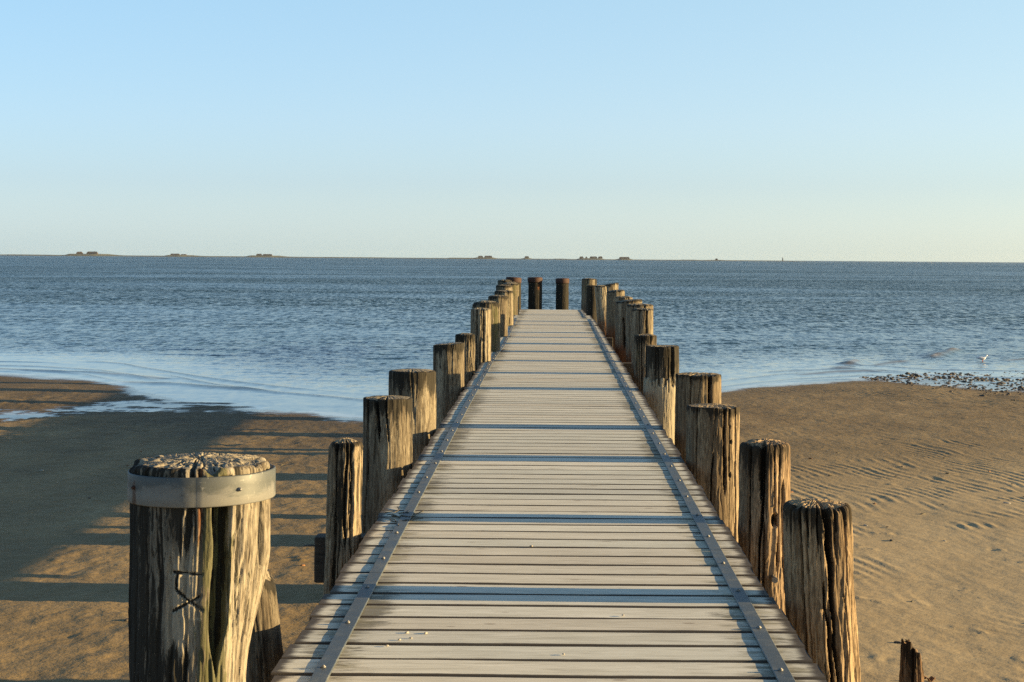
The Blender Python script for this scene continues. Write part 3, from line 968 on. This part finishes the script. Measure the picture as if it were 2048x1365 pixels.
G_L = 'timber piles along the left side of the pier'
G_R = 'timber piles along the right side of the pier'
G_E = 'rust capped piles at the far end of the pier'
SPEC = {
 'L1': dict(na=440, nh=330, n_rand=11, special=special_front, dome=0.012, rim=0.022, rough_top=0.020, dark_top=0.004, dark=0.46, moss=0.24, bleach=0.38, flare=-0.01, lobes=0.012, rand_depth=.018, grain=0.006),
 'L1b': dict(na=150, nh=150, n_rand=6, tilt=(-0.9, 0), dark=0.45, dark_top=0.05, flare=0.1, lean=0.10, moss=0.1),
 'L2': dict(na=180, nh=200, n_rand=12, cracks=[(-.55, .012, .04, -.1, 1.2, 0, .006), (0.05, .008, .03, -.1, .6, 0, .01), (.45, .008, .03, -.1, .8, 0, .01)], dark_top=.03, dark=.26, bleach=.5, rim=.03, grain=.006, rand_depth=.03, flare=.15, lean=-.02),
 'L3': dict(na=260, nh=220, n_rand=4, cracks=[(-.52, .016, .06, -.1, .33, .12, .004), (-.5, .01, .05, -.1, .5, -.02, .004), (-.80, .01, .04, -.1, .7, .02, .004)], dark=.62, dark_top=.12, bleach=.30, rim=.012, lobes=.015, grain=.003, rough_top=.006, dome=.01),
 'L4': dict(na=220, nh=180, n_rand=3, dark=.55, dark_top=.18, bleach=.36, rim=.022, lobes=.015, grain=.003, rough_top=.006, dome=.012, rand_depth=.012),
 'L5': dict(na=180, nh=140, n_rand=3, cracks=[(-.86, .012, .05, -.1, .6, 0, .003)], tilt=(.08, 0), dark=.55, dark_top=.1, bleach=.32, rim=.01, lobes=.012, grain=.003, rough_top=.006, dome=.0),
 'L6': dict(na=160, nh=140, n_rand=14, dark=.40, dark_top=.13, rim=.016, grain=.006, rand_depth=.03),
 'L7': dict(na=160, nh=140, n_rand=7, cracks=[(.28, .018, .08, -.1, 1.6, .01, .006), (-.35, .01, .04, -.1, 1.6, 0, .006)], dark=.16, dark_top=.02, bleach=.42, rim=.01, grain=.004),
 'L8': dict(na=150, nh=120, n_rand=7, dark=.34, dark_top=.08, moss=.36, rim=.08, dome=.03, bleach=.3),
 'L9': dict(na=120, nh=100, n_rand=8, dark=.30, dark_top=.08, moss=.34, rim=.03),
 'L10': dict(na=110, nh=90, n_rand=7, dark=.32, dark_top=.06, moss=.34, rim=.012),
 'L11': dict(na=100, nh=80, n_rand=4, dark=.30, dark_top=.05, moss=.30, rim=.012),
 'L12': dict(na=100, nh=80, n_rand=6, dark=.24, dark_top=.03, moss=.42, rim=.03, dome=.04),
 'L13': dict(na=90, nh=80, n_rand=5, dark=.30, dark_top=.05, moss=.3, rim=.02),
 'L14': dict(na=90, nh=80, n_rand=5, dark=.25, dark_top=.05, moss=.3, rim=.02),
 'L15': dict(na=90, nh=80, n_rand=3, dark=1.8, dark_top=.3, rust_base=.3, moss=.2),
 'E1': dict(special=special_streak, na=90, nh=80, n_rand=4, dark=1.6, dark_top=.3, moss=.25, lobes=.05),
 'E2': dict(na=90, nh=80, n_rand=4, dark=2.2, dark_top=.5, moss=.25, lobes=.02),
 'R1': dict(na=330, nh=280, lean=.05, n_rand=13, dome=.012, rim=.03, rough_top=.016, dark_top=.13, dark=.18, moss=.08, bleach=.42, grain=.006, rand_depth=.022, flare=.04,
            cracks=[(.28, .012, .075, -.1, 1.5, .02, .010), (.12, .010, .06, .34, 1.6, .02, .010), (-.50, .007, .045, -.1, 1.3, .0, .006), (-.80, .008, .04, -.1, 1.3, .0, .006), (.02, .007, .04, -.1, .22, .0, .004), (.55, .006, .035, -.1, .25, 0, .004), (.80, .008, .05, -.1, .3, .0, .004), (-.25, .006, .04, -.1, .2, 0, .004), (.70, .006, .03, .4, 1.2, 0, .01)]),
 'R2': dict(na=280, nh=240, n_rand=9, special=special_hole, dome=.012, rim=.03, rough_top=.018, dark_top=.15, dark=.28, moss=.06, bleach=.36, rust_base=.18, grain=.005, rand_depth=.025,
            cracks=[(-.08, .016, .08, -.1, .36, -.03, .004), (.05, .009, .07, -.1, 1.5, -.05, .006), (-.56, .009, .05, -.1, 1.4, .0, .005), (.60, .009, .05, -.1, .8, -.02, .005), (.36, .006, .04, -.1, .5, 0, .005)]),
 'R3': dict(na=280, nh=220, n_rand=5, special=special_blocks, dome=.006, rim=.012, rough_top=.01, dark_top=.06, dark=.32, moss=.05, bleach=.28, rust_base=.22, grain=.004, lobes=.015,
            cracks=[(-.62, .008, .06, -.1, 1.5, .0, .003), (.43, .012, .05, -.1, .7, .0, .004), (.60, .008, .05, -.1, .6, 0, .003), (.83, .016, .10, -.1, 1.5, .0, .003), (.05, .008, .03, .35, 1.0, -.03, .006)]),
 'R4': dict(na=240, nh=180, n_rand=3, dome=.004, rim=.012, rough_top=.014, dark_top=.06, dark=.26, moss=.04, bleach=.30, rust_base=.35, grain=.003, lobes=.015,
            cracks=[(.50, .026, .15, -.1, 1.6, -.01, .003), (-.32, .008, .06, -.1, 1.5, .0, .003), (-.93, .02, .06, -.1, 1.6, 0, .003)]),
 'R5': dict(na=200, nh=180, n_rand=5, step=(.44, .07, .020), dark_top=.2, dark=.40, moss=.06, bleach=.25, rim=.014, dome=.002, rough_top=.006,
            cracks=[(.62, .03, .08, -.1, .42, .0, .004), (.30, .008, .04, -.1, .6, .03, .004), (-.4, .008, .03, -.1, .5, 0, .004)]),
 'R6': dict(na=160, nh=140, n_rand=10, dark_top=.12, dark=.28, rim=.012, cracks=[(-.3, .01, .05, -.1, 1.6, 0, .003)], rust_base=.4),
 'R7': dict(na=150, nh=130, n_rand=4, dark_top=.03, dark=.30, moss=.2, bleach=.3, rim=.012, cracks=[(.42, .018, .08, -.1, 1.6, 0, .003)], grain=.002),
 'R8': dict(na=140, nh=120, n_rand=4, dark_top=.03, dark=.22, moss=.2, rim=.014, cracks=[(.35, .012, .06, -.1, 1.4, 0, .003), (-.5, .012, .05, -.1, 1.6, 0, .003)], rust_base=.6),
 'R9': dict(na=130, nh=110, n_rand=5, dark_top=.04, dark=.30, moss=.18, rim=.014, tilt=(.1, 0), rust_base=.7, cracks=[(-.45, .03, .12, .3, .9, .05, .01)]),
 'R10': dict(na=120, nh=100, n_rand=14, dark_top=.02, dark=.2, rim=.012, rust_base=.7, rand_depth=.04),
 'R11': dict(na=110, nh=100, n_rand=7, dark_top=.03, dark=.22, moss=.16, rim=.03, rust_base=.75, tilt=(.1, 0)),
 'R12': dict(na=110, nh=100, n_rand=7, dark_top=.03, dark=.15, bleach=.5, rim=.014, rust_base=.6, lean=.10, flare=.1),
 'R13': dict(na=110, nh=90, n_rand=6, dark_top=.04, dark=.2, moss=.2, rim=.014, tilt=(.18, 0), rust_base=.6),
 'R14': dict(na=100, nh=90, n_rand=3, dark_top=.5, dark=1.6, moss=.2, rim=.014, rust_base=.3),
 'R15': dict(na=90, nh=80, n_rand=5, dark_top=.03, dark=.24, moss=.26, rim=.02, rust_base=.4),
 'R16': dict(na=90, nh=80, n_rand=4, dark=.5, dark_top=.25, rust_base=.4),
}
LABEL = {
 'L1': 'thick grey pile at front left with a metal band, carved marks and a deep split',
 'L1b': 'short slanting dark pile half hidden behind the thick metal banded pile',
 'L2': 'thin furrowed pile with a beam end beside it, second standing pile on the left',
 'L3': 'broad smooth pile with a diagonal split, just behind the thin furrowed left pile',
 'L4': 'broad smooth round shouldered left pile between the diagonally split and the ledged ones',
 'L5': 'broad left pile with slanting top and a lower ledge on its left flank',
 'L6': 'narrow striped low pile on the left, just before the taller left piles begin',
 'L7': 'first tall left pile, flat topped with a deep straight vertical split',
 'L8': 'tall left pile with mossy rounded cap, behind the deeply split flat topped pile',
 'L9': 'tall mossy round shouldered pile, third of the tall left piles',
 'L10': 'tall flat topped pile with olive moss, fourth of the tall left piles',
 'L11': 'dark blocky pile top peeping over the fourth tall left pile',
 'L12': 'wide tall pile with pale lichen and domed top near the far left end',
 'L13': 'far left pile set back outward behind the wide lichened one',
 'L14': 'small far left pile squeezed between the lichened pile and the rust capped corner pile',
 'L15': 'rust capped pile at the far left corner of the pier, partly hidden by left row',
 'E1': 'rust capped dark pile with orange streak, left of two free standing beyond the deck end',
 'E2': 'rust capped blackish pile, right of two free standing beyond the deck end',
 'R1': 'nearest right pile, grey brown, deeply furrowed with a long wide crack',
 'R2': 'second right pile with a round dark hole in its side',
 'R3': 'third right pile, broad with black flat top and worm eaten right edge',
 'R4': 'fourth right pile with a wide slot splitting off its right side',
 'R5': 'fifth right pile whose outer wood has flaked off above a jagged edge',
 'R6': 'narrow low right pile with dark striped top behind the flaked pile',
 'R7': 'first tall right pile, smooth with one straight dark split',
 'R8': 'wide tall pile directly behind the smooth split right pile',
 'R9': 'wide tall right pile with slanted top and a dark gouge',
 'R10': 'tall right pile with ragged reddish brown broken top',
 'R11': 'tall right pile with slanted light edge and reddish foot behind ragged top pile',
 'R12': 'slim pale leaning right pile with sunlit bulging flank near the far end',
 'R13': 'tall slanted top pile right behind the slim pale leaning pile',
 'R14': 'blackish slim pile near the far right end of the deck',
 'R15': 'last timber pile at the far right corner of the deck with lit top',
 'R16': 'dark pile behind the last timber pile at the far right corner',
}
for i, (k, (px, py, pz, pr)) in enumerate(PILES.items()):
    kw = dict(SPEC[k])
    na, nh = kw.pop('na'), kw.pop('nh')
    zb = min(gz(px, py), 0) - 0.45 if py > 20 else -0.35
    H = pz - zb
    me = pile_mesh('timber_pile', H, pr, na, nh, 100+i*13, va=math.atan2(-px, py), **kw)
    grp = G_E if k in ('E1', 'E2', 'L15') else (G_L if k[0] == 'L' else G_R)
    tint = {'L1': (1.02, 1, .96), 'R1': (1.22, 1.0, .76), 'R2': (1.22, .98, .76), 'R3': (1.12, .98, .80), 'R4': (1.08, .97, .80), 'R6': (1.1, 1, .86), 'L2': (1.12, 1, .84)}.get(k, (1.04, 1, .90))
    has_parts = k in ('L1', 'L15', 'E1', 'E2', 'R2')
    if not has_parts:
        o = mesh_obj('timber_pile', me, M_WOOD)
        o.color = (*tint, 1)
        o.location = (px, py, zb)
        tag(o, LABEL[k], 'pile', grp)
        continue
    t = thing('timber_pile', LABEL[k], 'pile', (px, py, zb), grp)
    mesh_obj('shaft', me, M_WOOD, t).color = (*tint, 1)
    if k == 'L1':
        n, zz = 160, [0.0, 0.004, 0.035, 0.07, 0.102, 0.106]
        ri, ro = pr+0.002, pr+0.008
        rows = [(ri, 0.0), (ro-.002, 0.0)] + [(ro, z) for z in zz[1:-1]] + [(ro-.002, 0.106), (ri, 0.106)]
        th = np.linspace(0, 2*math.pi, n, endpoint=False)
        v = []
        for (rr, z) in rows:
            wv = rr + 0.0025*np.sin(th*3+1) + 0.0012*np.sin(th*7)
            ph_ = (th + math.pi/2 + math.pi) % (2*math.pi) - math.pi
            wv = wv + 0.003*((ph_ > 0.17) & (ph_ < 1.9))
            v.append(np.stack([wv*np.cos(th), wv*np.sin(th), np.full(n, z)+0.003*np.cos(th)], -1))
        v = np.concatenate(v)
        q = grid_quads(len(rows), n, 0, True)
        q2 = np.stack([(len(rows)-1)*n+np.arange(n), (len(rows)-1)*n+(np.arange(n)+1) % n, (np.arange(n)+1) % n, np.arange(n)], -1)
        bm_ = np_mesh('metal_band', v, np.concatenate([q, q2]))
        ph = np.arctan2(v[:, 0], -v[:, 1])
        rust = 0.9*np.exp(-(((ph+0.86)*pr)/0.018)**2)*sstep(0.075, 0.03, v[:, 2]) + 0.8*np.exp(-(((ph+0.86)*pr)/0.013)**2-((v[:, 2]-0.065)/0.016)**2)
        rust += 0.35*np.exp(-(((ph+1.25)*pr)/0.08)**2)
        set_attr(bm_, 'rust', rust)
        bo = mesh_obj('metal_band', bm_, M_BAND, t)
        bo.location = (0, 0, H-0.134)
        for a, mt in ((0.74, M_BOLT), (-0.86, M_RUST)):
            dirv = Vector((math.sin(a), -math.cos(a), 0))
            b = MB()
            b.cyl(dirv*(ro+0.002), 0.0075, 0.008, 14, axis=dirv)
            b.cyl(dirv*(ro+0.008), 0.0055, 0.006, 14, axis=dirv, r2=0.004)
            c = b.build('bolt', mt, bo, True)
            c.location = (0, 0, 0.058)
    elif k == 'R2':
        b = MB()
        b.cyl((0, 0, 0), 0.012, 0.14, 14, axis='Y')
        b.cyl((0, -0.066, 0), 0.02, 0.014, 6, axis='Y')
        o = b.build('bolt', M_BOLT, t)
        o.location = (0.035, -pr-0.02, 0.895-zb)
    else:
        n = 48
        hgt = 0.155 if k != 'L15' else 0.16
        rows = [(pr-.03, -hgt), (pr+.012, -hgt), (pr+.016, -hgt+.012), (pr+.016, -.02), (pr+.006, .0), (pr-.02, .008), (pr*.6, .012), (pr*.2, .014), (0.002, .014)]
        th = np.linspace(0, 2*math.pi, n, endpoint=False)
        v = np.concatenate([np.stack([rr*np.cos(th)*(1+.012*np.sin(th*2)), rr*np.sin(th), np.full(n, z)+(-.05*rr*np.cos(th) if k == 'L15' else 0*th)], -1) for rr, z in rows])
        cm = np_mesh('rusty_cap', v, grid_quads(len(rows), n, 0, True))
        c = mesh_obj('rusty_cap', cm, M_RUST, t)
        c.location = (0, 0, H+0.012)

# broken post in the sand on the right
zb = gz(2.18, 9.9)-0.25
Hs = 0.55-zb
def topf(X, Y, TH):
    base = Hs - 0.02 + 0*X
    base = base - 0.070*sstep(-.010, .020, X) - 0.075*sstep(.040, .055, X)
    return base + 0.012*vn(np.cos(TH)*3, np.sin(TH)*3, 0, 3) + 0.010*vn(np.cos(TH)*9, np.sin(TH)*9, 0, 8)
me = pile_mesh('broken_post', Hs, 0.066, 180, 140, 777, n_rand=4, topf=topf, rim=.002, dark=.34, dark_top=.2, rust_base=.0, bleach=.15, moss=.05, flare=.55, grain=.006, rand_depth=.025, dome=0, rough_top=.012,
               cracks=[(-.1, .008, .022, -.1, .6, 0, .004), (.45, .006, .015, -.1, .5, 0, .004)])
o = mesh_obj('broken_post', me, M_WOOD)
o.color = (1.3, .95, .7, 1)
o.location = (2.18, 9.9, zb)
tag(o, 'splintered reddish brown stump of a broken post standing in the sand at lower right', 'post')

# ------------------------------------------------------------------ mussel ground
rs = random.Random(5)
bm = bmesh.new()
for i in range(2600):
    q_ = 0.187 + 0.19*rs.random()**0.65
    hw_ = 0.5 + 4.6*min(1.0, max(0.0, (q_-0.185)/0.095))
    Y = 39.6 - 0.4*hw_*0.3 + rs.gauss(0, 0.48)*hw_
    X = q_*Y
    s = rs.uniform(.014, .038)*(1.5 if rs.random() < .12 else 1)
    z = max(gz(X, Y), -0.03)
    g = bmesh.ops.create_icosphere(bm, subdivisions=1, radius=s)['verts']
    sx, sy, sz = rs.uniform(.8, 1.9), rs.uniform(.8, 1.6), rs.uniform(.45, .95)
    for v in g:
        n = 1+rs.uniform(-.3, .3)
        v.co = Vector((v.co.x*sx*n+X, v.co.y*sy*n+Y, v.co.z*sz*n+z+s*.05))
me = bpy.data.meshes.new('mussel_stones')
bm.to_mesh(me)
bm.free()
tag(mesh_obj('mussel_stones', me, M_STONE), kind='stuff')

# ------------------------------------------------------------------ gulls
def loft(name, rings, n=16):
    """rings: (x, z, half width, half height) along the body axis x"""
    th = np.linspace(0, 2*math.pi, n, endpoint=False)
    v = np.concatenate([np.stack([np.full(n, x), w*np.cos(th), z+h*np.sin(th)], -1) for x, z, w, h in rings])
    q = grid_quads(len(rings), n, 0, True)
    return np_mesh(name, v, q)
gx, gy = 12.22, 46.7
t = thing('seagull', 'white gull with red bill standing in shallow water by the mussel stones', 'gull', (gx, gy, 0.0))
t.scale = (1.25, 1.25, 1.2)
t.scale = (1.6, 1.7, 1.3)
t.location.z = -0.04
mesh_obj('body', loft('body', [(-.105, .098, .004, .002), (-.095, .098, .012, .006), (-.07, .094, .022, .016), (-.035, .086, .032, .030), (0, .084, .036, .036), (.03, .090, .033, .034), (.048, .104, .025, .027),
      (.056, .120, .018, .021), (.062, .134, .017, .019), (.068, .146, .018, .018), (.076, .151, .016, .015), (.086, .149, .010, .010), (.091, .148, .003, .003)]), M_WHITE, t)
mesh_obj('beak', loft('beak', [(.085, .148, .006, .006), (.10, .146, .004, .004), (.118, .142, .001, .001)], 8), M_RED, t)
for s in (-1, 1):
    w = mesh_obj('wing', loft('wing', [(-.125, .098, .003, .003), (-.09, .100, .006, .012), (-.04, .098, .008, .022), (.01, .094, .008, .024), (.035, .094, .003, .010)]), M_GREY, t)
    w.location = (0, s*.031, 0)
    b = MB()
    b.cyl((0, s*.014, .022), .0035, .075, 8)
    b.box(.010, s*.014, -.012, .03, .018, .004)
    b.build('leg', M_RED, t)
# gull in flight over the sea
t = thing('seagull', 'tiny white gull flying low over the far water near the right edge', 'gull', (110.5, 480, 2.45))
mesh_obj('body', loft('body', [(-.20, 0, .01, .01), (-.1, 0, .05, .05), (.05, 0, .06, .06), (.15, .02, .04, .04), (.22, .02, .01, .01)], 12), M_WHITE, t)
for s in (-1, 1):
    v = []
    for (yy, x0, x1, z) in ((0.03, -.09, .10, .03), (.25, -.10, .08, .20), (.50, -.16, .0, .22), (.62, -.2, -.12, .20)):
        for x in (x0, x1):
            v += [(x, s*yy, z+.012), (x, s*yy, z-.012)]
    q = []
    for i in range(3):
        a = i*4
        q += [(a, a+2, a+6, a+4), (a+1, a+5, a+7, a+3), (a, a+4, a+5, a+1), (a+2, a+3, a+7, a+6)]
    q += [(0, 1, 3, 2), (12, 14, 15, 13)]
    mesh_obj('wing', np_mesh('wing', v, q, smooth=False), M_GREY, t)

# ------------------------------------------------------------------ low islands on the horizon, with farmhouses
D = 6000.0
def wx(px):      # metres across at the islands' distance for a bearing
    return (px-1103)/3300*D
MOUNDS = [(155, 36, 6.5), (341, 20, 4.0), (516, 30, 5.0), (967, 22, 4.5), (1052, 9, 3.5), (1183, 28, 4.5), (1252, 14, 4.0), (30, 30, .8), (700, 60, .6), (1440, 14, 1.2), (1120, 14, 1.5), (1385, 14, 1.2), (920, 30, 2.0)]
def isle_z(X, Y):
    px = X/D*3300+1103
    low = np.interp(px, [-700, -300, 0, 500, 700, 900, 1500, 1600, 1632], [3.6, 3.6, 3.4, 3.2, 2.6, 2.6, 2.2, 1.4, -1.0])
    t = sstep(0, 60, Y-D)*sstep(900, 500, Y-D)
    z = -1.5 + (low+1.5)*t
    for c, w, h in MOUNDS:
        e = np.clip(1-((px-c)/w)**2, 0, 1)
        z = z + 0.75*h*np.minimum(1, e*2.0)*t*sstep(420, 250, Y-D)
    return z + 0.25*fbm(X*0.02, Y*0.02, 0, 3, 3)*t
xs = np.arange(wx(-700), wx(1640), 7.0)
ys = D + np.array([-5, 10, 25, 40, 60, 80, 120, 180, 250, 320, 420, 600, 900, 905.0])
GX, GY = np.meshgrid(xs, ys)
me = np_mesh('low_island', np.stack([GX, GY, isle_z(GX, GY)], -1).reshape(-1, 3), grid_quads(len(ys), len(xs)))
tag(mesh_obj('low_island', me, M_ISLE), kind='structure')

def house(px0, px1, wall_h, roof_h, label, dy=120, group='farmhouses on the island mounds', red=False):
    x0, x1 = wx(px0), wx(px1)
    w, dep = x1-x0, 13.0
    wall_h, roof_h = wall_h*.85, roof_h*.82
    cx = (x0+x1)/2
    z = float(isle_z(np.array([cx]), np.array([D+dy]))[0]) - 0.4
    t = thing('farmhouse', label, 'house', (cx, D+dy, z), group)
    b = MB()
    b.box(0, 0, wall_h/2, w, dep, wall_h)
    b.box(-w*.3, -dep/2-.05, wall_h*.5, 1.6, .2, wall_h*.7)
    b.build('wall', M_WALL, t)
    ov = 0.8
    hx, hy = w/2+ov, dep/2+ov
    rx = max(1.0, w/2-roof_h*0.55)
    v = [(-hx, -hy, wall_h-.5), (hx, -hy, wall_h-.5), (hx, hy, wall_h-.5), (-hx, hy, wall_h-.5), (-rx, 0, wall_h+roof_h), (rx, 0, wall_h+roof_h)]
    roof = np_mesh('roof', v, [(0, 1, 5, 4), (2, 3, 4, 5), (0, 3, 2, 1)], [(1, 2, 5), (3, 0, 4)], smooth=False)
    ro = mesh_obj('roof', roof, M_WALL if red else M_ROOF, t)
    b = MB()
    b.box(rx*.5, 0, wall_h+roof_h+.2, 1.2, 1.2, 2.0)
    b.build('chimney', M_WALL, ro)
house(134, 146, 3, 7, 'small reddish farmhouse on the leftmost island mound, left of its pair', red=True)
house(155, 177, 3.5, 7.5, 'long grey roofed farmhouse on the leftmost island mound, right of its pair')
house(326, 344, 2.6, 4.2, 'low long farmhouse on the second island mound from the left')
house(347, 358, 2, 2.6, 'small low shed on the right of the second island mound from left')
house(501, 512, 3, 5, 'shorter farmhouse on the third island mound from the left')
house(514, 533, 2.6, 4.6, 'longer low farmhouse on the third island mound from the left')
house(953, 963, 2.6, 5.0, 'shorter farmhouse on the island mound left of the pier end, left of pair')
house(966, 982, 2.6, 5.6, 'longer farmhouse on the island mound left of the pier end, right of pair')
house(1048, 1057, 3, 5.2, 'lone farmhouse on the small mound above the left rust capped pile')
house(1160, 1168, 3, 5.0, 'leftmost house on the mound above the right row of piles')
house(1172, 1176, 2.6, 4.5, 'tiny narrow hut on the mound above the right row of piles')
house(1181, 1196, 3, 5.6, 'long low house in the middle of the mound above the right row of piles')
house(1198, 1207, 3.2, 5.8, 'dark roofed house at the right of the mound above the right row of piles')
house(1241, 1262, 2.6, 5.4, 'long farmhouse on the rightmost island mound')
house(1437, 1442, 3, 3.5, 'tiny distant house on the thin strip of land left of the lighthouse')
t = thing('lighthouse', 'tiny dark lighthouse tower on the thin right tip of the island', 'lighthouse', (wx(1577), D+150, float(isle_z(np.array([wx(1577)]), np.array([D+150.]))[0])-.4))
b = MB()
b.cyl((0, 0, 5), 2.3, 10, 16, r2=1.7)
b.build('tower', M_ROOF, t)
b = MB()
b.cyl((0, 0, 10.15), 2.4, .3, 16)
b.cyl((0, 0, 11.2), 1.3, 1.8, 12)
b.cyl((0, 0, 12.6), 1.6, 1.0, 12, r2=.1)
b.build('lantern', M_WALL, t)

# ------------------------------------------------------------------ small things on the deck and the sand
rs = random.Random(21)
def pebble_mesh(seed, s):
    r2 = random.Random(seed)
    bm = bmesh.new()
    for v in bmesh.ops.create_icosphere(bm, subdivisions=2, radius=s)['verts']:
        k = 1+0.25*vn(v.co.x/s*1.5, v.co.y/s*1.5, v.co.z/s*1.5, seed)
        v.co = Vector((v.co.x*1.5*k, v.co.y*k, v.co.z*.6*k))
    me = bpy.data.meshes.new('pebble')
    bm.to_mesh(me)
    bm.free()
    for p in me.polygons: p.use_smooth = True
    me.materials.append(M_SHELL)
    return me
PB = [pebble_mesh(k, s) for k, s in ((1, .006), (2, .007), (3, .0055))]
spots = [(-.62, 6.85), (-.60, 6.98), (-.66, 6.74), (-.575, 6.88), (-.52, 6.97), (.06, 6.62), (.33, 7.35), (-.1, 9.1)]
for i, (x, y) in enumerate(spots):
    o = bpy.data.objects.new('pebble', PB[i % 3])
    link(o)
    o.location = (x, y, DECK+.005)
    o.rotation_euler = (0, 0, rs.uniform(0, 6))
    tag(o, 'tiny pale pebble lying loose on the weathered planks', 'pebble', 'pebbles scattered on the deck')
def strand(name, pts, r, mat):
    cu = bpy.data.curves.new(name, 'CURVE')
    cu.dimensions = '3D'
    cu.bevel_depth = r
    cu.bevel_resolution = 2
    for pl in pts:
        sp = cu.splines.new('POLY')
        sp.points.add(len(pl)-1)
        for p, c in zip(sp.points, pl):
            p.co = (*c, 1)
    tmp = bpy.data.objects.new(name, cu)
    col.objects.link(tmp)
    me = bpy.data.meshes.new_from_object(tmp.evaluated_get(bpy.context.evaluated_depsgraph_get()))
    bpy.data.objects.remove(tmp)
    me.materials.clear()
    me.materials.append(mat)
    return me
pts = []
for k in range(9):
    x, y, a = -.98+rs.uniform(-.05, .08), 10.1+rs.uniform(-.2, .2), rs.uniform(-.6, .6)
    pl = []
    for j in range(9):
        pl.append((x, y, DECK+.007+.004*math.sin(j)))
        a += rs.uniform(-.5, .5)
        x += .02*math.cos(a)
        y += .04*math.sin(a)
    pts.append(pl)
o = mesh_obj('seaweed', strand('seaweed', pts, .0028, M_WEED), None)
tag(o, 'dark tangle of dried seaweed on the planks left of the left metal strip', 'seaweed')
# curled brown leaves beside the broken post
def leaf_mesh(seed, L):
    nu, nv = 12, 7
    v = []
    for i in range(nu):
        t = i/(nu-1)
        w = L*.30*math.sin(math.pi*min(1, t*.97+.02))**.8
        for j in range(nv):
            s = j/(nv-1)*2-1
            v.append((L*(t-.5), s*w, .25*L*(t-.5)**2*2 + .30*abs(s)*w + .012*math.sin(9*t+seed+s)))
    me = np_mesh('leaf', v, grid_quads(nu, nv))
    return me
for i, (x, y, L, lab) in enumerate([(2.39, 10.35, .07, 'curled rusty brown leaf on sand right of the broken post, upper of two'),
                                    (2.36, 10.02, .075, 'curled rusty brown leaf on sand right of the broken post, lower of two'),
                                    (2.47, 9.62, .04, 'small orange brown leaf on the sand further right of the broken post')]):
    o = mesh_obj('dry_leaf', leaf_mesh(i, L), M_LEAF)
    md = o.modifiers.new('thick', 'SOLIDIFY')
    md.thickness = .002
    o.location = (x, y, gz(x, y)+.008)
    o.rotation_euler = (.25, .1, rs.uniform(-.6, .6))
    tag(o, lab, 'leaf', 'dry leaves by the broken post')
# shell bits and twigs over the sand
BITS = []
for k in range(4):
    me = pebble_mesh(30+k, .013)
    BITS.append(me)
    me.materials.clear()
    me.materials.append((M_WEED, M_SHELL, M_LEAF, M_STONE)[k])
n = 0
while n < 110:
    X = rs.uniform(-6.5, 7.5)
    Y = rs.uniform(9.8, 24)
    if abs(X) < 1.9: continue
    k = rs.choice([0, 0, 1, 2, 3, 3])
    o = bpy.data.objects.new(('seaweed_scrap', 'shell_fragment', 'bark_chip', 'pebble')[k], BITS[k])
    link(o)
    o.location = (X, Y, gz(X, Y)+.003)
    s = rs.uniform(.5, 1.6)
    o.scale = (s*rs.uniform(.8, 2), s, s)
    o.rotation_euler = (0, 0, rs.uniform(0, 3))
    lab, cat, grp = (('small dark scrap of seaweed lying on the open sand', 'seaweed', 'seaweed scraps on the sand'), ('small pale shell fragment lying on the open sand', 'shell', 'shell fragments on the sand'),
                     ('small brown chip of bark lying on the open sand', 'bark chip', 'bark chips on the sand'), ('small dark pebble lying on the open sand', 'pebble', 'dark pebbles on the sand'))[k]
    tag(o, lab, cat, grp)
    n += 1

# ------------------------------------------------------------------ thin sea air
hm = bpy.data.materials.new('sea_air')
hm.use_nodes = True
hn = hm.node_tree.nodes
hn.remove(hn['Principled BSDF'])
pv = hn.new('ShaderNodeVolumePrincipled')
pv.inputs['Color'].default_value = (0.82, 0.90, 0.97, 1)
pv.inputs['Density'].default_value = 0.000013
pv.inputs['Anisotropy'].default_value = 0.2
hm.node_tree.links.new(pv.outputs[0], hn['Material Output'].inputs['Volume'])
b = MB()
b.box(0, 2000, 12.5, 16000, 13000, 33)
tag(b.build('haze', hm), kind='stuff')
